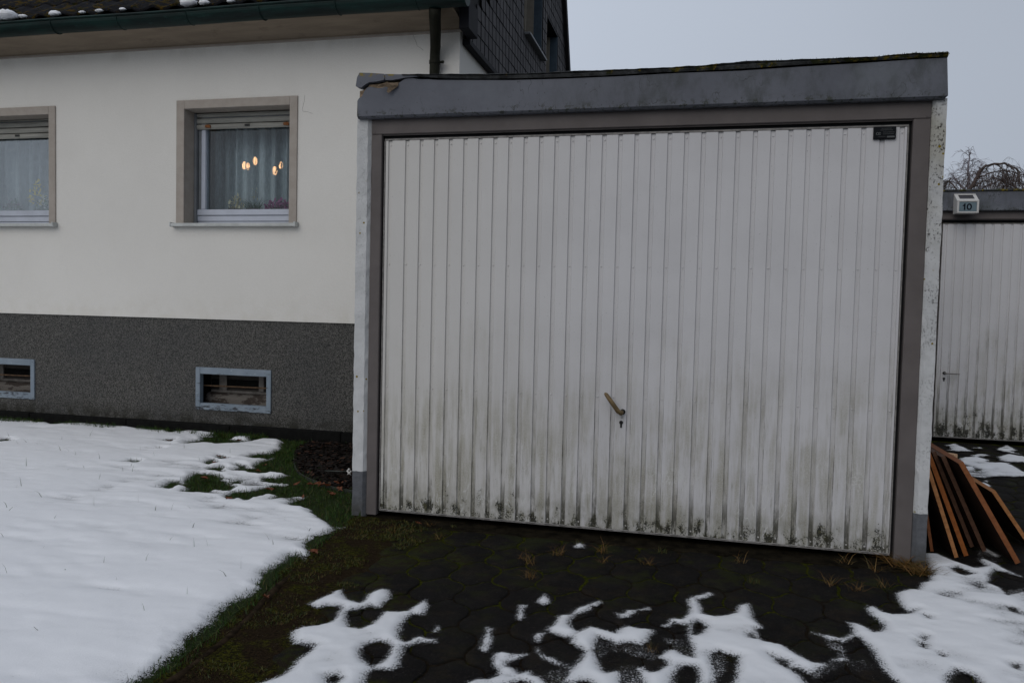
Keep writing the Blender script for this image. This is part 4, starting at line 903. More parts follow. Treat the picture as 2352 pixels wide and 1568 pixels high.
# cellar windows
for k in range(2):
    a, b, c, d_ = CW[k]; y0 = HY+.002; f = MB(); w_ = .042
    f.box(a, a+w_, y0, y0+.05, c, d_, 'bluepeel', bev=.003); f.box(b-w_, b, y0-.003, y0+.05, c, d_, 'bluepeel', bev=.003); f.box(a+w_, b-w_, y0+.001, y0+.05, d_-.056, d_, 'bluepeel', bev=.003); f.box(a+w_, b-w_, y0+.001, y0+.05, c, c+.056, 'bluepeel', bev=.003)
    cw = f.build('cellar_window', house)
    i_ = MB(); yi = HY+.19
    i_.box(a+.02, b, yi, yi+.03, c+.13, c+.15, 'innerframe'); i_.box(a+.10, a+.17, yi+.002, yi+.03, c+.15, d_, 'innerframe'); i_.box(b-.22, b-.17, yi-.01, yi+.03, c+.15, d_, 'innerframe', bev=.004); i_.box(b-.155, b-.12, yi-.004, yi+.03, c+.15, d_, 'innerframe', bev=.004); i_.box(a+.02, b, yi+.012, yi+.03, c+.17, c+.24, 'base')
    i_.box(a-.1, b+.1, yi+.031, yi+.06, c-.1, d_+.1, 'dimwood'); i_.build('inner_frame', cw)
    l_ = MB(); l_.prism([(a, HY+.14, c+.02), (a, HY+.14, c+.085), (a, HY+.165, c+.118), (a, yi-.001, c+.128), (a, yi-.001, c+.02)], (b-a, 0, 0), 'ledge'); l_.build('inner_ledge', cw)
    r2 = MB(); r2.tube([(a+.01, HY+.08, c+.195), (b-.01, HY+.08, c+.198)], .0065, 'rustbar', 7); r2.build('iron_bar', cw)
# hairline cracks in the render
for pth in ([(2080, 100), (2082, 106), (2090, 114)], ):
    pass
def crack(name, pts, s=SC):
    q = MB(); q.tube([tuple(on_y(x, y, HY-.0004)) for x, y in pts], .0011, 'innerframe', 3); q.build(name, house)
crack('wall_crack', [(948, 75), (951, 88), (956, 98), (958, 106), (966, 111), (972, 116)])
crack('wall_crack', [(700, 218), (699, 233), (696, 243), (694, 252), (696, 256), (706, 257), (718, 261)])

# ---- things in the windows
def curtain(x0, x1, label, seed):
    r = np.random.RandomState(seed); xs = np.linspace(x0, x1, 260); t = np.cumsum(.7+.6*smooth_noise(xs+9, xs*0+seed, .1, seed)); t = t/t[-1]*(x1-x0)*2*math.pi/.115
    V = []; 
    for z in np.linspace(1.83, 2.72, 8):
        for i, x in enumerate(xs): V.append((x, HY+.38+.030*math.sin(t[i])*(1-.1*math.cos(z*7))+.008*math.sin(2.3*t[i]), z))
    F = [(j*260+i, j*260+i+1, j*260+i+261, j*260+i+260) for j in range(7) for i in range(259)]
    tag(fast_mesh('curtain', V, F, 'curtain'), label, 'curtain', 'pleated net curtains in the house windows')
curtain(-2.72, -1.45, 'pleated white net curtain behind the window with lit lamps', 4)
curtain(-5.2, -3.75, 'pleated white net curtain behind the cut off left window', 8)
lamp = thing('chandelier', (-2.27, 2.95, 2.65), 'warm lit chandelier seen through the curtain of the right window', 'lamp')
q = MB(); q.tube([(-2.27, 2.95, 2.88), (-2.27, 2.95, 2.42)], .008, 'lampmetal', 6)
LP = [(845, 812), (877, 818), (942, 772), (1118, 858), (1172, 808)]
pts = [on_y((600+a/2.24)/SC, (300+b/2.24)/SC, 2.88+.06*i) for i, (a, b) in enumerate(LP)]
for p in pts: q.tube([(-2.27, 2.95, 2.46), ((-2.27+p[0])/2, (2.95+p[1])/2, 2.40), (p[0], p[1], p[2]-.04)], .005, 'lampmetal', 5)
q.build('lamp_frame', lamp)
for i, p in enumerate(pts):
    q = MB(); sz = (.028, .026, .030, .032, .028)[i]; q.ball(p, sz, 'lit', 10, 8, (.72, .72, 1.35)); q.build('lamp_shade', lamp, True)
def clump(name, cx, cz, w_, h_, n, matn, label, cat, sz=.016, up=.3, parent=None, y=HY+.30, seed=1, group=None):
    r = random.Random(seed); q = MB()
    for i in range(n):
        u, v = r.uniform(-1, 1), r.random(); x = cx+u*w_/2*(1-.3*v); z = cz+v*h_*(1-.5*u*u); yy = y+r.uniform(-.05, .03); a = r.uniform(0, 6.3); s_ = sz*r.uniform(.5, 1.3)
        dx_, dz_ = math.cos(a)*s_, math.sin(a)*s_+up*s_
        q.quad((x, yy, z), (x+dx_*.5-dz_*.3, yy+.006, z+dz_*.5+dx_*.3), (x+dx_, yy+r.uniform(-.01, .01), z+dz_), (x+dx_*.5+dz_*.3, yy-.006, z+dz_*.5-dx_*.3), matn)
    o = q.build(name, parent)
    if not parent: tag(o, label, cat, group)
    return o
def spray(name, cx, cz, w_, h_, n, matn, parent, seed):
    r = np.random.RandomState(seed); pts = np.stack([cx+r.normal(0, w_*.12, n), HY+.28+r.normal(0, .012, n), np.full(n, cz)], 1)
    o = blade_mesh(name, pts, h_, .0022, matn, -1, seed); o.parent = parent; o.matrix_parent_inverse = Matrix.Translation(-world_loc(parent)); return o
def pot(x, t, w_=.06):
    q = MB(); q.tube([(x, HY+.28, 1.83), (x, HY+.28, 1.88)], [w_*.8, w_], 'pot', 10); q.build('pot', t)
def plant(x, label, parts_):
    t = thing('potted_plant', (x, HY+.28, 1.83), label, 'plant', 'potted plants on the inner window sills'); pot(x, t)
    for (nm, cx, cz, w_, h_, n, mt, sz, up, sd_) in parts_: clump(nm, cx, cz, w_, h_, n, mt, None, None, sz, up, t, seed=sd_)
plant(-2.28, 'cream flowering pot plant at the left of the lit window', [('blossoms', -2.28, 1.86, .13, .13, 90, 'pl_cream', .020, .8, 3)])
plant(-2.10, 'dark green grassy pot plant in the middle of the lit window', [('flower_spike', -2.10, 1.95, .02, .11, 40, 'pl_cream', .010, .8, 6)])
spray('leaves', -2.10, 1.86, .24, .115, 150, 'pl_green', bpy.data.objects['potted_plant.001'], 5)
plant(-1.88, 'purple flowering pot plant at the right of the lit window', [('blossoms', -1.88, 1.86, .24, .09, 190, 'pl_purple', .026, .6, 7)])
plant(-4.60, 'dusky pink flowering pot plant in the left window', [('leaves', -4.60, 1.86, .16, .10, 120, 'pl_green', .025, .8, 8), ('blossoms', -4.60, 1.90, .22, .08, 60, 'pl_purple', .016, .5, 9)])
plant(-4.28, 'tall yellow flowering branches in the left window', [('branches', -4.33, 1.92, .19, .23, 60, 'pl_yellow', .030, .5, 10), ('leaves', -4.25, 1.85, .18, .10, 90, 'pl_green', .03, 1., 11), ('blossoms', -4.24, 1.90, .08, .13, 30, 'pl_white', .026, .2, 12)])

# snow lumps on the gutter
for i, (a, b, w_, lb) in enumerate([(15, 47, .100, 'largest snow lump on the gutter, cut by the left picture edge'), (52, 46, .034, None), (126, 40.5, .048, None), (189, 36, .026, None), (228, 29, .030, None), (282, 28.5, .026, None), (433, 18, .068, 'wide rounded snow lump on the gutter above the space between the windows'), (468, 15, .040, None), (530, 11, .030, None)]):
    p = on_y(a, b, 1.575); q = MB(); w_ *= .85; q.ball((0, 0, 0), w_, 'snowlump', 14, 9, (1.3, .8, .48), .38)
    o = q.build('snow_lump', smooth=True); p[2] = gz+.052+w_*.30; p[1] = 1.535; p[0] = 1.6055+(p[0]-1.6055)*(5.381/5.421); o.location = p
    tag(o, lb or 'small white snow lump resting on the dark gutter edge', 'snow', 'snow lumps on the gutter')

# ================================================================ GARAGES
def lattice_door(x0, x1, z0, z1, grooves, y, mp, mf, ms_, gw=.017, sw=.003, dep=.007):
    """ribbed steel sheet, y = face"""
    q = MB(); N = 26; zs = np.linspace(z0, z1, N)
    prof = [(x0, y, mp)]
    for gx in grooves:
        prof += [(gx-gw/2-sw, y, ms_), (gx-gw/2, y+dep, mf), (gx+gw/2, y+dep, ms_), (gx+gw/2+sw, y, mp)]
    prof.append((x1, y, mp))
    for i in range(len(prof)-1):
        mt = prof[i][2]
        for j in range(N-1):
            q.quad((prof[i][0], prof[i][1], zs[j]), (prof[i+1][0], prof[i+1][1], zs[j]), (prof[i+1][0], prof[i+1][1], zs[j+1]), (prof[i][0], prof[i][1], zs[j+1]), mt)
    return q
def garage(ox, oy, W, grooves, z1, label, far=False):
    t = thing('garage', (ox+W/2, oy, GZ), label, 'garage')
    fp = 'fdoor' if far else 'door'
    T = Matrix.Translation((ox, oy, 0))
    def bx(q, x0, x1, y0, y1, z0, z1_, mt, bev=0): q.box(ox+x0, ox+x1, oy+y0, oy+y1, z0, z1_, mt, bev=bev)
    # concrete shell: side walls end in posts with a chamfered inner edge
    for s_ in (0, 1):
        q = MB()
        if s_ == 0: out = [(-.142, -.03), (-.083, -.03), (-.068, -.012), (-.068, .12), (-.06, 5.6), (-.142, 5.6)]
        else: out = [(W+.143, -.03), (W+.101, -.03), (W+.086, -.012), (W+.086, .12), (W+.078, 5.6), (W+.143, 5.6)]
        zz = np.linspace(GZ-.05, 2.055, 60); n = len(out); base = None
        for z in zz:
            jf = .0016; pts = [(ox+a+(rnd.uniform(-jf, jf) if b < .1 else 0), oy+b+(rnd.uniform(-jf, jf) if b < .0 else 0), z) for a, b in out]; k = q.add(pts)
            if base is not None:
                for i in range(n): j = (i+1) % n; q.face((base+i, base+j, k+j, k+i), 'post')
            base = k
        q.face(list(range(base, base+n)), 'post'); q.build('side_wall', t)
    q = MB(); bx(q, -.10, W+.10, 5.5, 5.6, GZ, 2.05, 'post'); q.build('rear_wall', t)
    # steel frame
    q = MB(); bx(q, -.067, -.010, -.018, .05, GZ+.012, 1.972, 'taupe', .003); bx(q, -.0095, -.004, .012, .05, GZ+.02, 1.97, 'black')
    bx(q, W+.014, W+.085, -.018, .05, GZ+.004, 1.972, 'taupe', .003); bx(q, W+.003, W+.0135, .012, .05, GZ+.02, 1.97, 'black')
    bx(q, -.067, W+.085, -.019, .05, 1.973, 2.052, 'taupe', .003); bx(q, -.01, W+.014, .010, .05, 1.953, 1.9725, 'black'); bx(q, -.06, W+.08, -.008, .0, 1.955+.012, 1.974, 'taupe')
    q.tube([(ox-.052, oy-.018, 1.985), (ox-.052, oy-.021, 1.985)], .006, 'taupe', 8); q.tube([(ox+W+.07, oy-.018, 1.985), (ox+W+.07, oy-.021, 1.985)], .006, 'taupe', 8)
    q.build('door_frame', t)
    # door
    q = lattice_door(ox+.006, ox+W-.006, .014, z1-.010, [ox+g_ for g_ in grooves], oy, fp, fp+'_floor', fp+'_side')
    d_ = q.build('door', t)
    q = MB(); bx(q, 0, W, -.002, .03, z1-.009, z1, 'galv', .001); bx(q, 0, .0045, -.004, .03, .014, z1-.010, 'galv'); bx(q, W-.0045, W, -.004, .03, .014, z1-.010, 'galv'); bx(q, .0, W, -.003, .03, .003, .0135, 'galv', .002)
    for g_ in grooves: q.tube([(ox+g_-.016, oy-.004, .013), (ox+g_+.016, oy-.004, .013)], .003, 'galv', 5)
    q.build('edge_profile', d_)
    q = MB()
    for g_ in grooves:
        for z in (z1-.034, 1.305, .665, .034):
            q.ball((ox+g_+.001, oy+.006, z), .0045, 'door', 8, 4, (1, .45, 1))
    q.build('rivets', d_, True)['kind'] = 'stuff'
    return t, d_
GR = [.031]+[.124+.0782*i for i in range(30)]+[2.474]
gar, gdoor = garage(0, 0, 2.5, GR, 1.952, 'large flat roofed garage with white ribbed up-and-over door and chipped grey fascia')
# handle, lock, plate
q = MB(); hx, hz = 1.268, .598
q.tube([(hx, -.001, hz), (hx, -.006, hz)], .0135, 'keyhole', 16); q.tube([(hx-.004, 0, hz), (hx-.006, -.035, hz-.004), (hx-.018, -.046, hz+.006), (hx-.060, -.048, hz+.062), (hx-.078, -.047, hz+.086), (hx-.084, -.040, hz+.090)], [.011, .011, .0115, .0105, .0095, .006], 'brass', 10)
q.build('handle', gdoor, True)
q = MB(); lx, lz = 1.262, .537
q.tube([(lx, .002, lz+.034), (lx, -.002, lz+.034)], .0085, 'door_side', 14); q.tube([(lx, .002, lz+.008), (lx, -.003, lz+.008)], .0095, 'keyhole', 14); q.box(lx-.0045, lx+.0045, -.003, .001, lz-.018, lz+.004, 'keyhole', bev=.001); q.build('lock', gdoor)
q = MB(); q.box(2.352, 2.446, -.012, -.002, 1.888, 1.944, 'plate', bev=.0015); pl = q.build('nameplate', gdoor)
text_part('plate_logo', 'œ', .027, (2.361, -.0125, 1.906), 'platetext', pl)
q = MB()
for z, xa, xb in ((1.933, 2.385, 2.425), (1.926, 2.380, 2.43), (1.9165, 2.392, 2.440), (1.9085, 2.392, 2.436), (1.897, 2.372, 2.400)):
    x = xa
    while x < xb: w_ = rnd.uniform(.002, .005); q.box(x, x+w_, -.0128, -.012, z, z+.0035, 'plateink'); x += w_+.0015
q.box(2.408, 2.440, -.0128, -.012, 1.8945, 1.901, 'platetext'); q.build('plate_print', pl)
# fascia with the broken corner (front plane y = -.06)
FY = -.062
def fz(x, y): p = on_y(x, y, FY); return (p[0], FY, p[2])
def c2(a, b): return fz((1400+a/2.24)/SC, (b/2.24)/SC)
bl = fz(822, 268); br = fz(2175, 227)
top = [c2(*p) for p in [(70, 1000), (66, 905), (82, 880), (105, 868), (128, 820), (150, 790), (172, 778), (200, 782), (250, 792), (290, 788), (340, 770), (390, 765), (440, 745), (470, 722), (500, 706), (560, 702), (620, 712), (700, 712), (780, 718)]]
top += [fz(x, y) for x, y in [(1180, 184.5), (1300, 181), (1420, 176), (1560, 168), (1700, 163), (1850, 153), (2000, 144), (2100, 137), (2176, 133)]]
zb = 2.054
nf = MB(); k = len(top)
f_t = nf.add(top); f_b = nf.add([(p[0]+(.010 if i_ == k-1 else 0), FY, zb+.004) for i_, p in enumerate(top)]); f_c = nf.add([(p[0], FY+.012, zb-.006) for p in top]); f_d = nf.add([(p[0], .0, zb-.006) for p in top]); f_e = nf.add([(p[0], .03, p[2]) for p in top])
for i in range(k-1):
    nf.face((f_b+i, f_b+i+1, f_t+i+1, f_t+i), 'fascia'); nf.face((f_c+i, f_c+i+1, f_b+i+1, f_b+i), 'fascia'); nf.face((f_d+i, f_d+i+1, f_c+i+1, f_c+i), 'fascia'); nf.face((f_t+i, f_t+i+1, f_e+i+1, f_e+i), 'darkwood')
nf.face((f_b+k-1, f_c+k-1, f_d+k-1, f_e+k-1, f_t+k-1), 'fascia'); nf.face((f_b, f_t, f_e, f_d, f_c), 'fascia')
XA, XB = top[0][0], top[-1][0]
nf.box(XB-.03, XB, .031, 5.62, zb, 2.255, 'fascia'); nf.box(XA, XA+.03, .031, 5.62, zb, 2.245, 'fascia')
fas = nf.build('fascia', gar)
tag(fas, 'grey painted fascia with a rotten broken left corner')
q = MB(); q.box(XA+.035, XB-.035, .035, 5.6, zb+.0, 2.225, 'membrane'); q.build('roof_slab', gar)
# rotten core seen through the break
q = MB(); core = [c2(*p) for p in [(80, 980), (74, 905), (80, 812), (130, 800), (160, 770), (260, 735), (420, 715), (620, 705), (760, 715), (760, 760), (400, 800), (160, 830), (120, 980)]]
q.prism([(a, FY+.014, c) for a, b, c in core], (0, .04, 0), 'darkwood', 'darkwood'); 
q.prism([(a, FY+.010, c) for a, b, c in [c2(*p) for p in [(78, 900), (82, 812), (112, 806), (140, 785), (150, 790), (128, 822), (104, 868), (84, 882)]]], (0, .02, 0), 'oldwood')
q.prism([(a, FY+.008, c) for a, b, c in [c2(*p) for p in [(140, 795), (170, 758), (280, 748), (330, 728), (345, 745), (438, 735), (440, 748), (340, 776), (290, 792), (200, 786), (172, 782)]]], (0, .02, 0), 'oldwood')
q.build('rotten_core', fas)
q = MB(); q.prism([(a, FY-.006-.004*i, c) for i, (a, b, c) in enumerate([c2(*p) for p in [(436, 742), (436, 775), (410, 800), (385, 820), (358, 845), (346, 834), (362, 800), (340, 792), (270, 796), (300, 775), (350, 768)]])], (0, .004, 0), 'oldwood'); q.build('torn_flap', fas)
# cap flashing piece at the left corner and membrane edge
q = MB(); q.prism([(a, FY-.010, c) for a, b, c in [c2(*p) for p in [(58, 778), (70, 700), (92, 658), (190, 660), (310, 668), (316, 700), (310, 722), (250, 735), (180, 742), (140, 765), (110, 790), (84, 788)]]], (0, .05, 0), 'fascia')
q.prism([(a, FY-.007, c) for a, b, c in [c2(*p) for p in [(318, 668), (480, 672), (620, 690), (500, 700), (440, 712), (380, 722), (318, 720)]]], (0, .05, 0), 'fascia'); q.build('cap_flashing', gar)
sil = [(925, 171.5), (1020, 171), (1120, 171.5), (1240, 168), (1380, 162), (1520, 156.5), (1600, 152), (1660, 147), (1720, 141.5), (1800, 139), (1900, 135), (2000, 132), (2060, 126), (2100, 123), (2150, 123.5), (2177, 122)]
low = [(925, 173.5), (1020, 180), (1120, 181), (1240, 179), (1380, 174), (1520, 166), (1600, 163), (1660, 160), (1720, 157), (1800, 151), (1900, 145), (2000, 139), (2060, 136), (2100, 133), (2150, 131), (2177, 131)]
q = MB(); N = 220; xs = np.linspace(925, 2177, N); zt = []; 
for j, x in enumerate(xs):
    a = fz(x, np.interp(x, [p[0] for p in sil], [p[1] for p in sil])); b = fz(x, np.interp(x, [p[0] for p in low], [p[1] for p in low]))
    jt = .003*smooth_noise(np.array([x/40.]), np.array([2.]), .5, 3)[0]+rnd.uniform(0, .0015)
    zm = (a[2]+b[2])/2
    zt.append(q.add([(a[0], FY-.004, b[2]-.002), (a[0], FY-.012-jt, zm-.002), (a[0], FY-.006, zm+.003), (a[0], FY-.014-jt*2, a[2]-.004), (a[0], FY, a[2]+jt), (a[0], .06, a[2]+.004+jt), (a[0], .25, 2.20)]))
for j in range(N-1):
    for i in range(6): q.face((zt[j]+i, zt[j+1]+i, zt[j+1]+i+1, zt[j]+i+1), 'membrane')
q.face([zt[-1]+i for i in range(7)], 'membrane'); q.build('roof_membrane_edge', gar)
# moss on the right end of the roof edge
pts = []; r_ = np.random.RandomState(3)
for i in range(2600):
    x = 2177-abs(r_.normal(0, 22)); p = fz(x, np.interp(x, [a for a, b in sil], [b for a, b in sil])); pts.append((p[0]+r_.normal(0, .002), FY+r_.uniform(-.012, .05), p[2]-.002+r_.uniform(-.01, .003)))
for i in range(700):
    x = 1700+r_.rand()*460; p = fz(x, np.interp(x, [a for a, b in sil], [b for a, b in sil])); pts.append((p[0], FY+r_.uniform(-.008, .04), p[2]-.001))
mo = blade_mesh('moss', np.array(pts), .0055, .0016, 'mossblades', .9, 8); mo.parent = gar; mo.matrix_parent_inverse = Matrix.Translation(-world_loc(gar)); mo['kind'] = 'stuff'

# far garage
FG = (3.735, 3.953)
GF = [.031]+[.107+.0757*i for i in range(31)]
gar2, gd2 = garage(FG[0], FG[1], 2.5, GF, 1.940, 'second white garage with ribbed door standing behind to the right', True)
q = MB(); x0, y0 = FG
q.box(x0-.12, x0+2.63, y0-.062, y0+.03, 2.043, 2.215, 'fascia', bev=.006); q.box(x0-.12, x0-.09, y0+.03, y0+5.6, 2.043, 2.215, 'fascia'); q.box(x0+2.60, x0+2.63, y0+.03, y0+5.6, 2.043, 2.215, 'fascia'); q.build('fascia', gar2)
q = MB(); q.box(x0-.088, x0+2.598, y0+.035, y0+5.6, 2.05, 2.18, 'membrane'); 
xs = np.linspace(x0-.125, x0+2.635, 90); base = None
for x in xs:
    j = rnd.uniform(0, .003); k = q.add([(x, y0-.068, 2.212), (x, y0-.074-j, 2.222), (x, y0-.066, 2.230+j), (x, y0+.05, 2.232+j), (x, y0+.2, 2.17)])
    if base is not None:
        for i in range(4): q.face((base+i, k+i, k+i+1, base+i+1), 'membrane')
    base = k
q.build('roof_membrane_edge', gar2)
q = MB(); hx, hz = 3.806, .590; q.tube([(hx, y0-.001, hz), (hx, y0-.006, hz)], .014, 'keyhole', 12); q.tube([(hx, y0, hz), (hx+.003, y0-.04, hz), (hx+.02, y0-.048, hz-.001), (hx+.115, y0-.046, hz-.004)], [.007, .007, .006, .005], 'galv', 8); q.build('handle', gd2, True)
q = MB(); q.tube([(hx, y0+.002, hz-.050), (hx, y0-.004, hz-.050)], .011, 'keyhole', 12); q.box(hx-.005, hx+.005, y0-.004, y0, hz-.075, hz-.052, 'keyhole'); q.build('lock', gd2)

# solar house number lamp
nl = thing('house_number_lamp', (3.883, y0-.07, 2.0), 'white solar house number lamp showing 10 on the far garage fascia', 'number lamp')
X0, X1 = 3.797, 3.970; yf = y0-.165; yb = y0-.063
P_ = lambda x: [(x, yb, 2.192), (x, yf, 2.122), (x, yf, 2.010), (x, yb, 2.010)]
q = MB(); q.prism(P_(X0), (X1-X0, 0, 0), 'lampwhite'); q.build('lamp_body', nl)
nrm = np.array([0, -(.070), (.102)]); nrm = nrm/np.linalg.norm(nrm)
def sl(x, t, off): return (x, yf+(yb-yf)*t-.001*0+nrm[1]*off, 2.122+.070*t+nrm[2]*off)
q = MB(); a_ = [sl(X0+.028, .22, .0), sl(X1-.028, .22, .0), sl(X1-.028, .78, .0), sl(X0+.028, .78, .0)]; q.prism([tuple(np.array(p)+nrm*.002) for p in a_], tuple(-nrm*.004), 'solar'); q.build('solar_panel', nl)
q = MB(); e = .016
for bx_ in ((X0, X1, 2.108, 2.122), (X0, X1, 2.010, 2.022), (X0, X0+e, 2.022, 2.108), (X1-e, X1, 2.022, 2.108)): q.box(bx_[0], bx_[1], yf-.010, yf-.0005, bx_[2], bx_[3], 'lampwhite', bev=.001)
q.build('bezel', nl)
q = MB(); q.box(X0+e+.001, X1-e-.001, yf-.004, yf-.0008, 2.023, 2.107, 'display'); dsp = q.build('display', nl)
q = MB(); nx_ = 3.842; zz = 2.036; q.prism([(nx_+.010, yf-.0055, zz), (nx_+.022, yf-.0055, zz), (nx_+.022, yf-.0055, zz+.056), (nx_+.013, yf-.0055, zz+.056), (nx_+.009, yf-.0055, zz+.047), (nx_, yf-.0055, zz+.040), (nx_, yf-.0055, zz+.030), (nx_+.010, yf-.0055, zz+.036)], (0, .0012, 0), 'ink')
n_a = []
for i in range(24):
    a = 2*math.pi*i/24; n_a.append(q.add([(nx_+.052+.0215*math.cos(a), yf-.0055, zz+.028+.029*math.sin(a)), (nx_+.052+.010*math.cos(a), yf-.0055, zz+.028+.017*math.sin(a))]))
for i in range(24): j = (i+1) % 24; q.face((n_a[i], n_a[j], n_a[j]+1, n_a[i]+1), 'ink')
q.build('number', nl)

# ================================================================ BOARDS LEANING BY THE GARAGE
def board(name, bot, topp, length, thick, mt, label, y_, face='w_face', skew=0, grp='boards leaning beside the garage'):
    b = np.array([bot[0], y_, bot[1]]); t = np.array([topp[0], y_, topp[1]]); d_ = (t-b)/np.linalg.norm(t-b); n_ = np.array([d_[2], 0, -d_[0]])*thick
    q = MB(); f = [b, t, t+n_, b+n_]; dv = np.array([skew, length, 0])
    k = q.add(f); k2_ = q.add([p+dv for p in f])
    q.face((k, k+1, k+2, k+3), mt); q.face((k2_+3, k2_+2, k2_+1, k2_), mt); q.face((k, k2_, k2_+1, k+1), face); q.face((k+1, k2_+1, k2_+2, k+2), mt); q.face((k+2, k2_+2, k2_+3, k+3), face); q.face((k+3, k2_+3, k2_, k), face)
    return tag(q.build(name), label, 'board', grp)
z0 = GZ+.002
board('wooden_board', (2.736, z0), (2.690, .23), .5, .014, 'w_rust', 'shortest board edge, mostly hidden right behind the garage post', .239)
board('wooden_board', (2.820, z0), (2.676, .40), .65, .017, 'w_pale', 'pale tan front board edge, second from the garage post', .166)
board('wooden_board', (2.872, z0), (2.688, .45), .65, .020, 'w_orange', 'bright orange brown board edge, third from the garage post', .205)
board('wooden_board', (2.950, z0), (2.758, .43), .55, .018, 'w_brown', 'dull brown board edge, left one of the middle pair', .372)
board('wooden_board', (2.985, z0), (2.782, .42), .60, .019, 'w_brown', 'dull brown board edge, right one of the middle pair', .309)
board('wooden_board', (3.070, z0), (2.812, .420), 1.55, .022, 'w_rust', 'biggest dark panel with reddish edge leaning over the other boards', .149, skew=.02)
board('wooden_board', (3.240, z0), (3.062, .235), .95, .018, 'w_pale', 'low outer panel with tan edge, farthest from the garage post', .46)
def lay(name, pa, pb, z, w_, h_, mt, label, cat):
    A = on_z((3600+pa[0]/2.613)/SC, (1700+pa[1]/2.613)/SC, z); B = on_z((3600+pb[0]/2.613)/SC, (1700+pb[1]/2.613)/SC, z)
    d_ = B-A; L = math.hypot(d_[0], d_[1]); M_ = Matrix.Translation(B)@Matrix.Rotation(math.atan2(d_[1], d_[0]), 4, 'Z')
    q = MB(); q.box(-max(L, .3)-.25, 0, -w_/2, w_/2, -h_, 0, mt, M_, bev=.004); tag(q.build(name), label, cat)
lay('wooden_beam', (400, 265), (528, 325), .045, .07, .075, 'w_olive', 'mossy olive beam lying on the ground behind the leaning boards', 'beam')
lay('wooden_block', (470, 284), (588, 303), .035, .05, .065, 'w_cut', 'pale freshly cut wood block behind the leaning boards', 'wood block')
q = MB(); M_ = Matrix.Translation((3.22, 1.05, GZ))@Matrix.Rotation(math.radians(60), 4, 'Z')@Matrix.Rotation(math.radians(12), 4, 'Y'); q.box(-.1, .12, -.05, .05, .02, .045, 'w_rust', M_, bev=.003); tag(q.build('wooden_offcut'), 'small brown offcut lying behind the big leaning panel', 'offcut')

# ================================================================ BARK BED
q = MB(); n = q.add([(a, b, GZ+.014) for a, b in bedp]); q.face(list(range(n, n+len(bedp))), 'mulch'); tag(q.build('mulch_bed'), kind='structure')
r_ = np.random.RandomState(5); V = []; F = []
cnt = 0
while cnt < 3800:
    x = r_.uniform(-1.36, -.14); y = r_.uniform(.37, 1.85)
    if sdist(np.array([x]), np.array([y]), bedpoly)[0] < .01: continue
    a = r_.rand()*6.28; L_ = r_.uniform(.006, .022); w_ = r_.uniform(.002, .007); tz = r_.uniform(-.5, .5); zc = GZ+.014+r_.uniform(0, .016)
    c_, s_ = math.cos(a), math.sin(a); b0 = len(V)
    for u, v in ((-1, -1), (1, -1), (1, 1), (-1, 1)): V.append((x+c_*u*L_-s_*v*w_, y+s_*u*L_+c_*v*w_, zc+tz*u*L_*.6+.003*v))
    F.append((b0, b0+1, b0+2, b0+3)); cnt += 1
MAT['chips'] = MAT['leaf']
q_ = NT('bark_chips'); g_ = q_.n('ShaderNodeNewGeometry').outputs['Random Per Island']; rp = q_.n('ShaderNodeValToRGB'); q_.set(rp.inputs[0], g_); e = rp.color_ramp.elements; e[0].color = (.004, .0025, .002, 1); e[1].color = (.055, .022, .010, 1); e.new(.8).color = (.009, .005, .003, 1)
MAT['chips'] = q_.bsdf(rp.outputs[0], .85, spec=.25)
tag(fast_mesh('bark_mulch', V, F, 'chips', smooth=False), 'dark brown bark chips filling the bed by the wall', 'bark mulch', kind='stuff')
X, Y = lawn_pts(2600, -.55, -.16, .55, 1.2, 25, lambda X, Y, r: ((X+.30)/.2)**2+((Y-.88)/.22)**2 < .6+.6*r.rand(len(X)))
tag(blade_mesh('ground_cover', np.stack([X, Y, np.full(len(X), GZ+.02)], 1), .022, .003, 'grass', .9, 31), 'low green plants growing on the bark bed by the garage', 'ground cover', kind='stuff')
q = MB(); ep = bedp[1:10]; out = []
from bisect import bisect
# smooth the edging line
pp = np.array(ep); tt = np.linspace(0, len(pp)-1, 60); sx = np.interp(tt, range(len(pp)), pp[:, 0]); sy = np.interp(tt, range(len(pp)), pp[:, 1])
for _ in range(12): sx[1:-1] = (sx[:-2]+2*sx[1:-1]+sx[2:])/4; sy[1:-1] = (sy[:-2]+2*sy[1:-1]+sy[2:])/4
base = None
for i in range(60):
    k = q.add([(sx[i], sy[i], GZ-.02), (sx[i], sy[i], GZ+.008+.020*min(1, i/35)), (sx[i]+.004, sy[i]+.004, GZ+.008+.020*min(1, i/35)), (sx[i]+.004, sy[i]+.004, GZ-.02)])
    if base is not None:
        for j in range(3): q.face((base+j, k+j, k+j+1, base+j+1), 'edging')
    base = k
tag(q.build('lawn_edging'), 'thin curved grey edging strip around the bark bed', 'edging')
# white hose guide by the post
p = on_z(802, 1087, GZ+.03); q = MB()
q.tube([p+np.array([-.18, .02, .0]), p+np.array([-.02, 0, .012])], .0045, 'edging', 6); q.tube([p+np.array([-.015, 0, .020]), p+np.array([.012, 0, -.012])], .006, 'lampwhite', 6); q.tube([p+np.array([-.014, 0, -.014]), p+np.array([.014, 0, .018])], .006, 'lampwhite', 6); q.ball(p+np.array([-.002, 0, .026]), .009, 'lampwhite', 8, 5)
tag(q.build('watering_spike', smooth=True), 'small white plastic spike with grey rod in the bark bed beside the left post', 'garden spike')

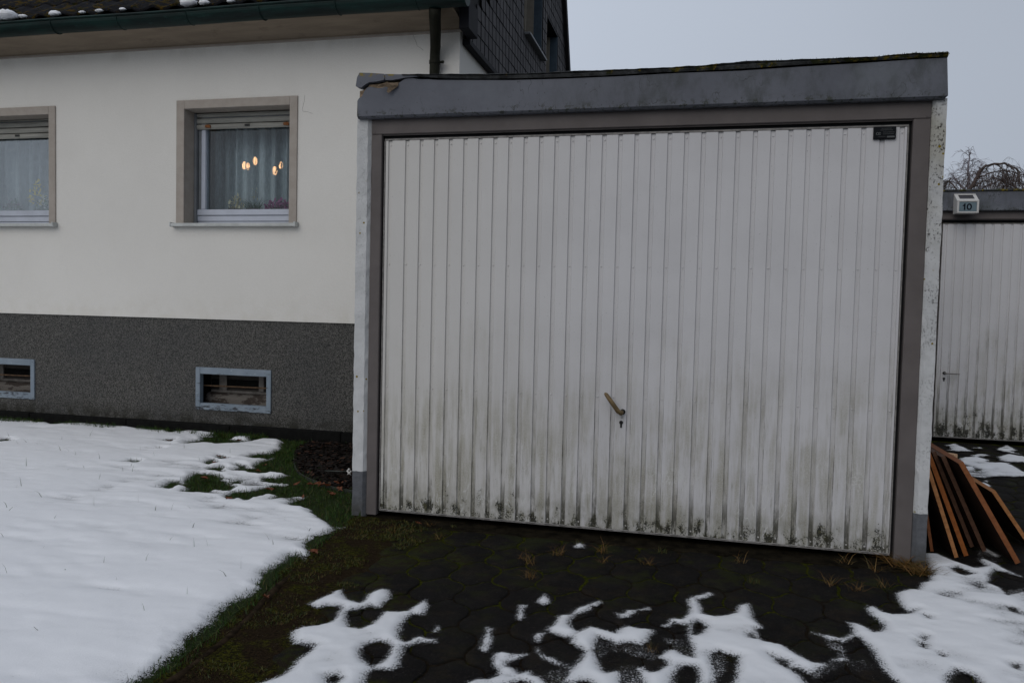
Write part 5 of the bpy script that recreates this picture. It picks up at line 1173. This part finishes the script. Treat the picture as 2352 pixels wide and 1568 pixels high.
# ================================================================ TREES BEHIND
def twig_tree(name, base, mains, label, matn, seed, weeping=True, n2=16, droop=1., rmain=.035, spread=1.):
    r = random.Random(seed); t = thing(name, tuple(base), label, 'tree'); q = MB(); c = MB()
    for path, rad in mains:
        P0 = [np.array(p) for p in path]; pts = []
        for i in range(len(P0)-1):
            for k in range(5): pts.append(P0[i]+(P0[i+1]-P0[i])*k/5)
        pts.append(P0[-1]); A = np.array(pts)
        for _ in range(3): A[1:-1] = (A[:-2]+2*A[1:-1]+A[2:])/4
        A[1:-1] += np.array([[r.gauss(0, .008) for _ in range(3)] for _ in A[1:-1]])
        m_ = len(A); q.tube(A, [rad*(1-.8*i/m_) for i in range(m_)], matn, 6, False)
        def grow(p, d, L, rr, depth):
            n_ = 7; path_ = [p]
            for i in range(n_):
                d = d+np.array([r.gauss(0, .22), r.gauss(0, .22), r.gauss(0, .14)-(.30*droop if weeping else -.05)]); d = d/np.linalg.norm(d); p = p+d*L/n_; path_.append(p)
                if depth < 2 and r.random() < (.60 if depth == 0 else .30):
                    grow(p, d+np.array([r.gauss(0, .7), r.gauss(0, .7), r.gauss(0, .35)]), L*r.uniform(.4, .75), rr*.6, depth+1)
            c.tube(path_, [rr*(1-.75*i/n_) for i in range(n_+1)], matn, 3, False)
        for k in range(n2):
            f = r.uniform(.25, 1.); i = min(m_-2, int(f*m_)); d = A[i+1]-A[i]; d = d/np.linalg.norm(d)
            grow(A[i], d*.6+np.array([r.gauss(0, .6), r.gauss(0, .6), r.gauss(.25, .4)]), r.uniform(.35, .9)*spread, max(rad*.16, .0045), 0)
    q.build('trunk', t); c.build('branches', t)['kind'] = 'stuff'; return t
TY = 10.0
def tp(x, y, Y=TY): return on_y(x, y, Y)
tb = tp(2200, 560); tb[2] = 0
w1 = [tp(2208, 470), tp(2222, 440), tp(2240, 415), tp(2252, 392), tp(2265, 380), tp(2290, 376), tp(2318, 380), tp(2345, 398)]
twig_tree('weeping_tree', (tp(2205, 520)[0], TY, 0), [([np.array([tp(2205, 520)[0], TY, 0.]), tp(2205, 500)]+w1, .042), ([tp(2225, 436), tp(2250, 420), tp(2285, 408), tp(2315, 420), tp(2330, 440)], .014), ([tp(2215, 450), tp(2190, 425), tp(2178, 412), tp(2168, 430)], .014), ([tp(2240, 414), tp(2275, 395), tp(2320, 392), tp(2370, 410), tp(2400, 450)], .014)],
          'bare weeping tree with an arched crown rising behind the far garage', 'twig', 4, True, 42, 1.3, .05, .75)
TY2 = 15.
def t2(x, y): return on_y(x, y, TY2)
b2 = t2(2225, 520)
twig_tree('bare_tree', (b2[0], TY2, 0), [([np.array([b2[0], TY2, 0.]), t2(2222, 470), t2(2226, 420), t2(2222, 385), t2(2230, 350)], .05), ([t2(2226, 440), t2(2240, 410), t2(2250, 385)], .03), ([t2(2222, 440), t2(2200, 420), t2(2188, 405)], .03), ([t2(2225, 450), t2(2280, 420), t2(2330, 405)], .03), ([t2(2222, 455), t2(2150, 430), t2(2120, 420)], .03)],
          'haze-paled upright bare tree farther back behind the weeping tree', 'twig2', 9, True, 26, .5, .04, .5)
b3 = t2(2400, 520)
twig_tree('bare_tree', (b3[0], TY2+2, 0), [([np.array([b3[0], TY2, 0.]), t2(2400, 460), t2(2370, 430), t2(2340, 420)], .05), ([t2(2400, 460), t2(2420, 420), t2(2440, 390)], .04)],
          'bare shrubby tree at the right picture edge behind the far garage', 'twig2', 19, False, 22, .0, .04, .5)
